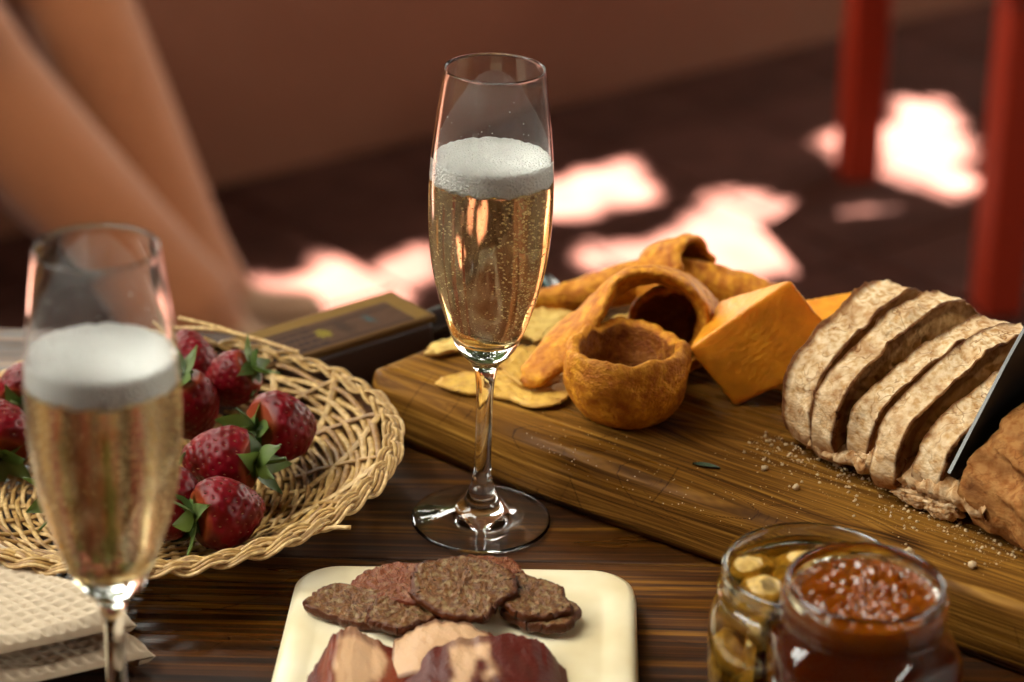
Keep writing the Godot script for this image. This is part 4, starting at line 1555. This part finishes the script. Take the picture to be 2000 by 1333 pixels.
func bread() -> void:
	var e := Vector3(0.656, 0, 0.755)
	var w := Vector3(0.755, 0, -0.656)
	var base := Vector3(0.1365, BTOP, -0.0155)
	var loaf := thing("bread_loaf", "crusty flour dusted loaf, half sliced, on the cutting board", "bread", Vector3(0, T, 0))
	var n := noise(111, 1.0, 3)
	var hole := noise(112, 1.0, 2)
	var outline := [Vector2(0.010, 0.0), Vector2(0.03, -0.0006), Vector2(0.07, -0.0006), Vector2(0.092, 0.0), Vector2(0.104, 0.009), Vector2(0.109, 0.025), Vector2(0.106, 0.041), Vector2(0.096, 0.053), Vector2(0.080, 0.0605), Vector2(0.061, 0.0605), Vector2(0.041, 0.0560), Vector2(0.021, 0.0490), Vector2(0.006, 0.0415), Vector2(-0.001, 0.032), Vector2(-0.003, 0.018), Vector2(0.001, 0.006), Vector2(0.010, 0.0)]
	var ol := smooth(outline, 6)
	ol.pop_back()
	var flour := Color(0.80, 0.63, 0.40)
	var tanc := Color(0.38, 0.18, 0.055)
	var brown := Color(0.12, 0.042, 0.011)
	var crumb := Color(0.38, 0.21, 0.075)
	var cm := M("crust", Color(1, 1, 1), 0.85, {"vc": true, "spec": 0.3, "tex": crust_picture(), "bump": lumps("crust", 512, 0.04, 0.14, 0.5), "depth": 0.1, "tri": 9})
	var crm := M("breadcrumb", Color(1, 1, 1), 0.95, {"vc": true, "spec": 0.2, "bump": lumps("holes", 256, 0.06, 0.05, 0.7, 15, true), "depth": 0.3, "tri": 16})
	# [distance along the loaf, thickness, scale, lean, yaw, sideways shift]
	var slices := [[0.007, 0.0175, 0.97, -0.10, -0.12, 0.001], [0.0275, 0.0150, 1.03, -0.02, -0.06, -0.001], [0.0475, 0.0130, 0.97, 0.07, 0.05, 0.001], [0.0665, 0.0150, 1.02, 0.04, 0.0, -0.002], [0.0880, 0.0160, 1.0, 0.10, 0.05, 0.001]]
	for k in slices.size():
		var s: Array = slices[k]
		var bp := bread_piece(ol, e, w, base, s, n, hole, flour, tanc, brown, crumb, k)
		part("crumb", bp[1], crm, part("slice", bp[0], cm, loaf))
	var ep := bread_piece(ol, e, w, base, [0.164, 0.118, 1.0, 0.05, 0.03, 0.0], n, hole, tanc, tanc, brown, crumb, 9)
	part("crumb", ep[1], crm, part("uncut_end", ep[0], cm, loaf))
	# the crust along the bottom that still joins the slices, torn open
	var p := PackedVector3Array()
	var c := PackedColorArray()
	var secs := 26
	for j in 60:
		var t := 0.020 + 0.10 * j / 59.0
		for i in secs:
			var f := TAU * i / secs
			var hgt := 0.0105 + 0.005 * n.get_noise_2d(t * 120, 3.0) + (0.006 if j > 20 else 0.0)
			var q := base + e * t + w * (0.048 + 0.0515 * cos(f)) + Vector3(0, maxf(0.0, hgt + hgt * sin(f)) * 0.9, 0)
			q += (w * cos(f) + Vector3(0, 0.6 * maxf(sin(f), 0), 0)) * (0.0035 * n.get_noise_3dv(q * 110) + 0.0018 * n.get_noise_3dv(q * 330))
			p.append(q)
			c.append(tanc.lerp(flour, clampf(0.5 + n.get_noise_3dv(q * 160), 0, 1)))
	var mb := MB.new()
	mb.grid(p, secs, true, {"col": c})
	part("bottom_crust", mb.mesh(), cm, loaf)
	var ln := noise(119, 1.0, 4)
	for q in [[Vector3(0.176, 0.044, 0.024), Vector3(0.010, 0.0045, 0.005)], [Vector3(0.190, 0.038, 0.044), Vector3(0.013, 0.0045, 0.005)], [Vector3(0.200, 0.038, 0.054), Vector3(0.010, 0.006, 0.005)], [Vector3(0.153, 0.050, -0.004), Vector3(0.004, 0.012, 0.004)]]:
		var lb := MB.new()
		var pp := PackedVector3Array()
		var cc := PackedColorArray()
		for j in 25:
			for i in 36:
				var th := PI * j / 24
				var ph := TAU * i / 36
				var d := Vector3(sin(th) * cos(ph), cos(th), sin(th) * sin(ph))
				var at: Vector3 = d * q[1]
				var r := 1.0 + 0.35 * ln.get_noise_3dv(q[0] * 50 + d * 1.6) + 0.22 * ln.get_noise_3dv(q[0] * 30 + d * 6.0)
				pp.append(at * r)
				cc.append(flour.lerp(tanc, clampf(0.4 + 1.2 * ln.get_noise_3dv(d * 4.0 + q[0] * 9), 0, 1)))
		lb.grid(pp, 36, true, {"col": cc, "poles": true})
		part("torn_crumb", lb.mesh(), cm, loaf, Transform3D(Basis(Vector3.UP, -0.75), q[0]))
	# bread knife standing in the cut
	var kn := thing("bread_knife", "steel bread knife stuck in the cut of the loaf", "knife", Vector3(0, T, 0))
	var kb := base + e * 0.1010 - w * 0.003
	var bl := MB.new()
	# blade outline in (w, height): tip low at the front, running up and away to the right
	var spine := [Vector2(-0.002, 0.027), Vector2(0.008, 0.040), Vector2(0.03, 0.068), Vector2(0.06, 0.103), Vector2(0.10, 0.150), Vector2(0.20, 0.262)]
	var edge := [Vector2(-0.0005, 0.025), Vector2(0.018, 0.012), Vector2(0.043, 0.024), Vector2(0.076, 0.056), Vector2(0.121, 0.104), Vector2(0.228, 0.226)]
	var pts := PackedVector3Array()
	for j in spine.size():
		var a: Vector2 = spine[j]
		var b: Vector2 = edge[j]
		for q in [[a, 0.0008], [a, -0.0008], [b, -0.0002], [b, 0.0002]]:
			pts.append(kb + w * q[0].x + Vector3(0, q[0].y, 0) + e * q[1])
	var flatp := PackedVector3Array()
	for j in spine.size() - 1:
		for s in 4:
			var q := PackedVector3Array([pts[j * 4 + s], pts[j * 4 + (s + 1) % 4], pts[j * 4 + 4 + s], pts[j * 4 + 4 + (s + 1) % 4]])
			bl.grid(q, 2)
	part("blade", bl.mesh(), M("steel", Color(0.055, 0.054, 0.052), 0.34, {"metal": 1.0}), kn)
	var ha := MB.new()
	var h0 := kb + w * 0.211 + Vector3(0, 0.249, 0)
	var hd := (w * 0.67 + Vector3(0, 0.74, 0)).normalized()
	ha.tube([h0 - hd * 0.005, h0, h0 + hd * 0.05, h0 + hd * 0.11, h0 + hd * 0.115], [0.009, 0.012, 0.0125, 0.013, 0.006], 16, false, 1.0, {"up": e})
	part("handle", ha.mesh(), M("grip", Color.WHITE), kn)


# floury crust: fine dusting with thin brown cracks
func crust_picture() -> ImageTexture:
	if texs.has("crusttex"):
		return texs["crusttex"]
	var w := 512
	var a := noise(23, 0.016, 3).get_seamless_image(w, w).get_data()
	var b := noise(29, 0.05, 4).get_seamless_image(w, w).get_data()
	var c := noise(31, 0.008, 2).get_seamless_image(w, w).get_data()
	texs["crusttex"] = picture(w, w, func(u: float, v: float) -> Color:
		var k := mini(int(v * w + 0.5) * w + int(u * w + 0.5), w * w - 1)
		var line := 1.0 - smoothstep(0.010, 0.035, absf(a[k] / 255.0 - 0.5))
		line *= smoothstep(0.42, 0.62, c[k] / 255.0)
		var dust := clampf((b[k] / 255.0 - 0.5) * 2.2 + 0.72, 0, 1)
		return Color(0.80, 0.66, 0.48).lerp(Color(1, 1, 1), dust).lerp(Color(0.50, 0.34, 0.20), line * 0.8))
	return texs["crusttex"]


func bread_piece(ol: Array, e: Vector3, w: Vector3, base: Vector3, s: Array, n: FastNoiseLite, hole: FastNoiseLite, flour: Color, tanc: Color, brown: Color, crumb: Color, k: int) -> Array:
	var th: float = s[1]
	var sc: float = s[2]
	var rows := []                            # [inset, along, is the face]
	var fr := 16
	for j in fr:
		rows.append([float(j) / fr, -th / 2, 1])
	rows.append_array([[0.975, -th / 2, 1], [0.995, -th * 0.45, 0]])
	var mid := 4 if th < 0.05 else 22
	for j in mid:
		rows.append([1.0, -th * 0.36 + th * 0.72 * j / (mid - 1), 0])
	rows.append_array([[0.995, th * 0.45, 0], [0.975, th / 2, 2]])
	for j in fr:
		rows.append([1.0 - float(j + 1) / fr, th / 2, 2])
	var cen := Vector2(0.056, 0.029)
	var p := PackedVector3Array()
	var c := PackedColorArray()
	for r in rows:
		for q in ol:
			var f: Vector2 = cen + (q - cen) * r[0] * sc
			f.y = (f.y - (1.0 - sc) * 0.034) * 0.94
			var t: float = r[1]
			if k == 0 and t < 0:               # the heel is domed
				t -= 0.010 * sqrt(maxf(0.0, 1.0 - r[0] * r[0]))
			var along: float = s[0] + t
			var look := Vector3(f.x, f.y, along)
			var outw := Vector2(q - cen).normalized()
			if r[0] > 0.9:
				f += outw * (0.0030 * n.get_noise_3dv(look * 28 + Vector3(k * 2.3, 0, 0)) + 0.0022 * maxf(0.0, n.get_noise_3dv(look * 120 + Vector3(k * 4.1, 9, 0))) * clampf((f.y - 0.045) / 0.01, 0, 1) * 2.0 + 0.0016 * n.get_noise_3dv(look * 80) + 0.0008 * n.get_noise_3dv(look * 300) + (0.004 * n.get_noise_3dv(look * 55) - 0.006 * exp(-pow((f.y - 0.036 - 0.006 * n.get_noise_2d(along * 60, 5.0)) / 0.004, 2.0)) * (1.0 if f.x < 0.05 else 0.0) if k == 9 else 0.0))
				if r[0] < 0.999 and f.y > 0.03:
					f += outw * 0.0012
			else:
				along += (0.0012 * n.get_noise_3dv(look * 140) + 0.0006 * hole.get_noise_3dv(look * 420)) * (1.0 if r[2] == 2 else -1.0)
				if hole.get_noise_2d(f.x * 330 + k * 9, f.y * 330) > 0.42:
					along -= 0.0016 * (1.0 if r[2] == 2 else -1.0)
			var y := f.y
			var lean: float = s[3] * y
			var yw: float = s[4] * (f.x - 0.05)
			p.append(base + e * (along + lean + yw) + w * (f.x + s[5]) + Vector3(0, maxf(y, 0.0), 0))
			var nn := n.get_noise_3dv(look * 120 + Vector3(k, 0, 0))
			var col: Color
			if r[0] > 0.94:
				var dust := clampf(0.80 + 0.7 * nn - (0.5 if f.y < 0.012 else 0.0) + 0.7 * n.get_noise_3dv(look * 40 + Vector3(0, k * 3, 0)), 0, 1)
				col = tanc.lerp(flour, dust)
				if r[0] < 0.999:
					col = brown.lerp(tanc, clampf(0.1 + 0.8 * nn, 0, 1))
				if k == 9:
					col = brown.lerp(tanc, clampf(0.7 + 1.2 * nn, 0, 1)).lerp(flour, clampf(1.4 * n.get_noise_3dv(look * 70) + 0.4, 0, 0.85))
			else:
				var deep := 1.0 if hole.get_noise_2d(f.x * 330 + k * 9, f.y * 330) > 0.42 else 0.0
				col = crumb.lerp(Color(0.54, 0.34, 0.15), clampf(0.4 + nn, 0, 1)).lerp(Color(0.17, 0.09, 0.035), deep * 0.7)
				if r[0] > 0.86:
					col = col.lerp(brown, 0.7)
			c.append(col)
	var m := ol.size()
	var b0 := (fr) * m
	var b1 := (rows.size() - fr) * m
	var shell := MB.new()
	shell.grid(p.slice(b0, b1), m, true, {"col": c.slice(b0, b1)})
	var faces := MB.new()
	faces.grid(p.slice(0, b0 + m), m, true, {"col": c.slice(0, b0 + m)})
	faces.grid(p.slice(b1 - m), m, true, {"col": c.slice(b1 - m)})
	return [shell.mesh(), faces.mesh()]


func berry_mesh(s: int, long: float, wide: float) -> Array:      # [flesh, seed transforms]
	var seeds := []
	var N := 130
	var prof := func(t: float) -> float:       # radius along the axis, t 0 at the stalk, 1 at the tip
		return wide * pow(sin(PI * pow(clampf(t * 0.94 + 0.06, 0, 1), 0.72)), 0.62) * (1.0 - 0.12 * t)
	var n := noise(s, 1.0, 2)
	for k in N:
		var t := 0.07 + 0.88 * (k + 0.5) / N
		var a := k * 2.39996
		seeds.append(Vector3(prof.call(t) * cos(a), -long * t, prof.call(t) * sin(a)))
	var p := PackedVector3Array()
	var c := PackedColorArray()
	var nu := 84
	var nv := 52
	for j in nv + 1:
		for i in nu:
			var t := float(j) / nv
			var a := TAU * i / nu
			var r: float = prof.call(t) if j > 0 and j < nv else 0.0
			var w := Vector3(r * cos(a), -long * t, r * sin(a))
			var near := 1.0
			for q in seeds:
				near = minf(near, w.distance_squared_to(q))
			near = sqrt(near)
			var out := Vector3(cos(a), 0.4 - t, sin(a)).normalized()
			var dim := exp(-pow(near / 0.0011, 2.0))
			w += out * (0.0004 * (1.0 - 2.2 * dim) + 0.0009 * n.get_noise_3dv(w * 70))
			p.append(w)
			var red := Color(0.145, 0.003, 0.005).lerp(Color(0.07, 0.001, 0.0025), clampf(0.5 + n.get_noise_3dv(w * 90), 0, 1))
			red = red.lerp(Color(0.45, 0.12, 0.03), clampf(1.0 - t / 0.08, 0, 1) * 0.3)
			c.append(red.lerp(Color(0.14, 0.004, 0.006), dim * 0.5))
	var mb := MB.new()
	mb.grid(p, nu, true, {"col": c, "poles": true})
	var where := []
	for q in seeds:
		var o: Vector3 = Vector3(q.x, 0, q.z).normalized()
		var bas := Basis(Vector3.UP.cross(o).normalized(), Vector3.UP, o)
		where.append(Transform3D(bas.scaled(Vector3(0.00036, 0.00064, 0.00025)), q - o * 0.0002))
	return [mb.mesh(), where]


func strawberries() -> void:
	var flesh := M("berry", Color(1, 1, 1), 0.42, {"vc": true, "sss": 0.05, "spec": 0.32})
	var seedm := M("seed", Color(0.17, 0.06, 0.012), 0.5)
	var greens := [M("calyx", Color(0.035, 0.065, 0.012), 0.5, {"back": Color(0.05, 0.09, 0.012)}), M("calyx_light", Color(0.065, 0.10, 0.02), 0.5, {"back": Color(0.08, 0.12, 0.02)})]
	var kinds := [berry_mesh(131, 0.037, 0.0165), berry_mesh(133, 0.033, 0.0172)]
	var ball := SphereMesh.new()
	ball.radius = 1.0
	ball.height = 2.0
	ball.radial_segments = 7
	ball.rings = 4
	var lf := []
	for v in 2:
		var b := MB.new()
		var p := PackedVector3Array()
		for j in 7:
			var t := j / 6.0
			var h := sin(pow(t, 0.7) * PI * 0.98 + 0.03) * 0.0050
			var y := (0.004 * t - 0.012 * t * t) if v == 0 else (0.004 * t + 0.006 * t * t)
			p.append_array(PackedVector3Array([Vector3(-h, y + 0.0008, t * 0.0155), Vector3(0, y - 0.0004, t * 0.0155), Vector3(h, y + 0.0008, t * 0.0155)]))
		b.grid(p, 3)
		lf.append(b.mesh())
	# centre, direction of the stalk, kind, size, stalk length, label
	var list := [
		[Vector3(-0.0905, 0.030, -0.036), Vector3(-0.75, 0.30, 0.62), 1, 1.02, 0.018, "large strawberry on the right side, its green cap towards the viewer"],
		[Vector3(-0.124, 0.033, -0.080), Vector3(0.85, 0.62, 0.1), 0, 0.82, 0.004, "bright strawberry at the back with spreading green cap on its right"],
		[Vector3(-0.140, 0.029, -0.058), Vector3(-0.25, 0.97, 0.1), 0, 0.95, 0.005, "strawberry standing upright beside the glass, green cap uppermost"],
		[Vector3(-0.120, 0.030, -0.004), Vector3(0.93, 0.05, 0.25), 0, 0.98, 0.016, "strawberry lying in the middle of the heap with stalk pointing right"],
		[Vector3(-0.108, 0.026, 0.037), Vector3(-0.86, 0.10, 0.5), 1, 0.98, 0.004, "front strawberry by the basket rim, leafy cap on its left"],
		[Vector3(-0.138, 0.025, 0.032), Vector3(-0.3, 0.2, -0.9), 0, 1.0, 0.004, "dark strawberry half hidden by the front glass, next to the front one"],
		[Vector3(-0.147, 0.032, -0.108), Vector3(0.15, -0.55, 0.8), 0, 0.95, 0.004, "rearmost strawberry against the back rim of the basket"],
		[Vector3(-0.229, 0.027, -0.044), Vector3(0.2, -0.45, 0.85), 1, 1.0, 0.006, "strawberry at the far left edge of the basket, cap below"],
		[Vector3(-0.224, 0.030, -0.084), Vector3(-0.1, -0.3, 0.9), 0, 0.75, 0.004, "small strawberry behind the one at the far left"],
		[Vector3(-0.178, 0.027, -0.035), Vector3(0.2, 0.5, 0.8), 1, 0.95, 0.004, "strawberry in the heap seen through the front glass of champagne"],
		[Vector3(-0.172, 0.026, 0.022), Vector3(-0.6, 0.3, 0.6), 0, 0.95, 0.004, "strawberry low in the heap behind the front champagne glass"],
	]
	for q in list:
		var o := thing("strawberry", q[5], "strawberry", q[0] + Vector3(0, T, 0), 0, "strawberries in the wicker basket")
		var y: Vector3 = q[1].normalized()
		var x := y.cross(Vector3(0.3, 0.2, 1)).normalized()
		var bas := Basis(x, y, x.cross(y)).rotated(y, rng.randf() * TAU).scaled(Vector3.ONE * q[3])
		var xf := Transform3D(bas, bas * Vector3(0, 0.018, 0))
		part("flesh", kinds[q[2]][0], flesh, o, xf)
		var sd := scatter("seeds", ball, seedm, o, kinds[q[2]][1])
		sd.transform = xf
		for k in 10:
			var a := TAU * k / 10.0 + rng.randf_range(-0.2, 0.2)
			var lb := Basis(Vector3.UP, a) * Basis(Vector3.RIGHT, rng.randf_range(-0.35, 0.35)) * Basis(Vector3.BACK, rng.randf_range(-0.4, 0.4))
			part("leaf", lf[k % 2], greens[rng.randi() % 2], o, xf * Transform3D(lb.scaled(Vector3.ONE * rng.randf_range(0.8, 1.15)), Vector3(0, 0.0006, 0)))
		var st := MB.new()
		st.tube(smooth([Vector3(0, -0.001, 0), Vector3(0.001, q[4] * 0.5, 0), Vector3(0.003, q[4], 0.001)], 3), 0.0011, 7)
		part("stem", st.mesh(), greens[1], o, xf)


func sausage() -> void:
	var n := noise(141, 330.0, 3)
	var fat := noise(142, 260.0, 2)
	var tone := func(w: Vector2, f: float, side: int) -> Color:
		var t := clampf(0.5 + 0.9 * n.get_noise_2d(w.x, w.y), 0, 1)
		var c := Color(0.20, 0.085, 0.028).lerp(Color(0.085, 0.030, 0.010), t)
		var g := fat.get_noise_2d(w.x, w.y)
		if g > 0.18:
			c = c.lerp(Color(0.30, 0.22, 0.10), clampf((g - 0.18) * 4.0, 0, 0.55))
		if f > 0.9:
			c = Color(0.085, 0.022, 0.006)
		return c
	var red := func(w: Vector2, f: float, side: int) -> Color:
		var c: Color = tone.call(w, f, side)
		return c.lerp(Color(0.20, 0.038, 0.015), 0.5)
	var m := M("sausage", Color(1, 1, 1), 0.38, {"vc": true, "bump": lumps("meat", 256, 0.06, 0.16, 0.5), "depth": 0.08, "tri": 30, "spec": 0.35})
	# half sizes (mm), thickness, place, tilt (degrees), reddish, label
	var list := [
		[Vector2(20, 12), 4.5, Vector3(-0.052, 0.0150, 0.100), Vector3(14, -18, -3), false, "leftmost oval sausage slice on the white tray"],
		[Vector2(17, 12), 4.5, Vector3(-0.030, 0.0160, 0.106), Vector3(5, 30, 0), false, "sausage slice under the others, beside the creamy ham fat"],
		[Vector2(19, 13), 4.5, Vector3(-0.033, 0.0185, 0.090), Vector3(10, -8, 6), true, "reddish sausage slice at the back left of the pile"],
		[Vector2(18, 10), 4.5, Vector3(0.004, 0.0190, 0.080), Vector3(10, 5, -6), true, "reddish sausage slice rearmost by the foot of the flute"],
		[Vector2(16, 12), 4.5, Vector3(0.026, 0.0150, 0.105), Vector3(3, -26, 0), false, "sausage slice lying underneath the rightmost slice"],
		[Vector2(18, 12), 4.5, Vector3(0.0215, 0.0195, 0.101), Vector3(8, -24, -5), false, "rightmost sausage slice on the white tray"],
		[Vector2(22, 17), 4.5, Vector3(-0.006, 0.0235, 0.099), Vector3(20, -10, -3), false, "big sausage slice lying on top of the pile"],
	]
	for k in list.size():
		var q: Array = list[k]
		var ol := []
		for i in 12:
			var a := TAU * i / 12
			var r := 1.0 + rng.randf_range(-0.14, 0.14)
			ol.append(Vector2(cos(a) * q[0].x, sin(a) * q[0].y) * r * 0.001)
		var s := part("sausage_slice", slab(ol, q[1] * 0.001, 0.0012, 0.0008, Vector2(2, 3), 150 + k * 4, 0.5, red if q[4] else tone), m, self, Transform3D(Basis.from_euler(q[3] * PI / 180.0), q[2] + Vector3(0, T, 0)))
		tag(s, q[5], "sausage slice", "sausage slices on the white tray")


# a thin folded sheet of cured ham: rows of [path point, ...] swept across; colour by the fraction across
func ham() -> void:
	var m := M("ham", Color(1, 1, 1), 0.36, {"vc": true, "spec": 0.3, "bump": lumps("meat", 256, 0.06, 0.16, 0.5), "depth": 0.04, "tri": 18, "sss": 0.05})
	var dark := Color(0.075, 0.009, 0.005)
	var rosy := Color(0.17, 0.035, 0.015)
	var fat := Color(0.52, 0.31, 0.17)
	var n := noise(161, 1.0, 3)
	# edges A and B of each sheet (mm on the tray), crest heights, colour stops across
	var sheets := [
		[[Vector3(-67, 11, 147), Vector3(-63, 14, 138), Vector3(-57, 20, 126), Vector3(-49, 19, 122), Vector3(-38, 14, 127), Vector3(-20, 12, 134)], [Vector3(-69, 11, 215), Vector3(-64, 16, 215), Vector3(-58, 20, 215), Vector3(-50, 18, 210), Vector3(-38, 13, 205), Vector3(-18, 12, 200)], [dark, dark, rosy, fat, fat, rosy, rosy], "pale fatty ham slice with dark red folded edge at the tray's left"],
		[[Vector3(-34, 13, 122), Vector3(-24, 17, 116), Vector3(-12, 19, 114), Vector3(4, 17, 120), Vector3(14, 12, 127)], [Vector3(-34, 12, 150), Vector3(-22, 17, 152), Vector3(-4, 18, 152), Vector3(10, 15, 150), Vector3(22, 12, 148)], [fat, fat, fat, fat, rosy, rosy], "creamy crumpled ham slice in the middle below the sausage"],
		[[Vector3(-29, 13, 147), Vector3(-17, 20, 137), Vector3(-2, 22, 132), Vector3(14, 22, 130), Vector3(26, 19, 132), Vector3(36, 11, 143)], [Vector3(-33, 12, 215), Vector3(-18, 20, 215), Vector3(0, 22, 215), Vector3(18, 22, 215), Vector3(30, 18, 215), Vector3(40, 11, 215)], [dark, dark, dark, fat, dark, dark, dark, dark, dark], "dark red domed ham slice at the tray's right front"],
	]
	for k in sheets.size():
		var s: Array = sheets[k]
		var A := smooth(s[0], 12)
		var B := smooth(s[1], 12)
		var rows := 22
		var p := PackedVector3Array()
		var c := PackedColorArray()
		for side in 2:
			for jj in rows:
				var f := float(jj) / (rows - 1)
				if side == 1:
					f = 1.0 - f
				for i in A.size():
					var u := float(i) / (A.size() - 1)
					var w: Vector3 = A[i].lerp(B[i], f) * 0.001
					w.y = 0.0105 + (w.y - 0.0105) * 0.8
					var edge := pow(1.0 - f, 6.0)
					w.z += edge * (0.003 * n.get_noise_2d(u * 6.0 + k * 11, 1.0) + 0.0010 * n.get_noise_2d(u * 34.0, k * 7.0))
					w.y += edge * 0.0015 * n.get_noise_2d(u * 9.0, k * 5.0 + 3.0)
					w.y += 0.001 * sin(f * PI) + 0.0022 * (0.35 - absf(n.get_noise_3dv(Vector3(w.x * 60.0 - w.z * 22.0, k * 7, w.z * 24.0)))) * sin(clampf(u, 0.02, 0.98) * PI) + 0.0003 * n.get_noise_3dv(w * 400.0)
					w.y -= 0.0016 if side == 1 else 0.0
					w.y = maxf(w.y, 0.0108)
					p.append(w)
					var st: Array = s[2]
					var x := clampf(u + 0.2 * n.get_noise_2d(w.x * 35 + k * 5, w.z * 20) + 0.1 * (f - 0.5), 0, 0.999) * (st.size() - 1)
					var col: Color = st[int(x)].lerp(st[int(x) + 1], smoothstep(0.25, 0.75, fposmod(x, 1.0)))
					col = col.lerp(dark, clampf(0.5 * (n.get_noise_3dv(w * 180) - 0.1), 0, 1) * (0.3 if col.g > 0.3 else 1.0))
					if jj <= 1 or jj >= rows - 2 or u < 0.03 or u > 0.97:
						col = col.lerp(dark, 0.65)
					c.append(col)
		# close the sheet round its edges
		for i in A.size():
			p.append(p[i])
			c.append(c[i])
		var mb := MB.new()
		mb.grid(p, A.size(), false, {"col": c})
		var h := part("ham_slice", mb.mesh(), m, self, Transform3D(Basis(), Vector3(0, T, 0)))
		tag(h, s[3], "ham slice", "cured ham slices on the white tray")


func crumbs() -> void:
	var n := noise(171, 1.0, 3)
	var mb := MB.new()
	blob(mb, Vector3.ZERO, Vector3.ONE, n, 0.5, 2.0, 9, 6)
	var mesh := mb.mesh()
	var m := M("crumbs", Color(0.50, 0.36, 0.20), 0.9)
	var where := []
	var e := Vector3(0.656, 0, 0.755)
	for k in 900:
		var t := rng.randf_range(-0.02, 0.13)
		var d := absf(rng.randfn()) * 0.013 + 0.001
		var q := Vector3(0.144, BTOP, -0.012) + e * t + Vector3(-0.755, 0, 0.656) * (d - 0.004)
		where.append(Transform3D(turned().scaled(Vector3.ONE * pow(rng.randf(), 5.0) * 0.0008 + Vector3.ONE * 0.00012), q + Vector3(0, T, 0)))
	for k in 120:
		var q := Vector3(rng.randf_range(0.02, 0.14), BTOP + 0.0002, 0)
		q.z = (q.x - 0.05) * 0.75 - 0.01 + rng.randf_range(-0.03, 0.03)
		where.append(Transform3D(turned().scaled(Vector3.ONE * rng.randf_range(0.0001, 0.0003)), q + Vector3(0, T, 0)))
	tag(scatter("crumbs", mesh, m, self, where), "fine bread crumbs and flour strewn on the board beside the loaf", "crumbs", "", "stuff")
	var spots := [[Vector3(0.180, 0.0335, 0.088), 0.0026, "pale bread crumb just behind the oil jar"], [Vector3(0.128, 0.033, 0.010), 0.0016, "bread crumb on the board nearest the loaf's cut heel"], [Vector3(0.140, 0.033, 0.028), 0.0016, "bread crumb on the board in front of the second slice"], [Vector3(0.205, 0.0335, 0.097), 0.0018, "bread crumb on the board below the uncut end of the loaf"]]
	for s in spots:
		var c := part("bread_crumb", mesh, m, self, Transform3D(turned().scaled(Vector3.ONE * s[1]), s[0] + Vector3(0, T, 0)))
		tag(c, s[2], "crumb", "larger bread crumbs on the board")
	var leaf := part("herb_leaf", leaf_mesh(0.013, 0.004), M("herb", Color(0.03, 0.05, 0.018), 0.6), self, Transform3D(Basis(Vector3.UP, 1.2), Vector3(0.096, T + BTOP + 0.0012, 0.005)))
	tag(leaf, "small dark green dried herb leaf on the bare board", "herb")
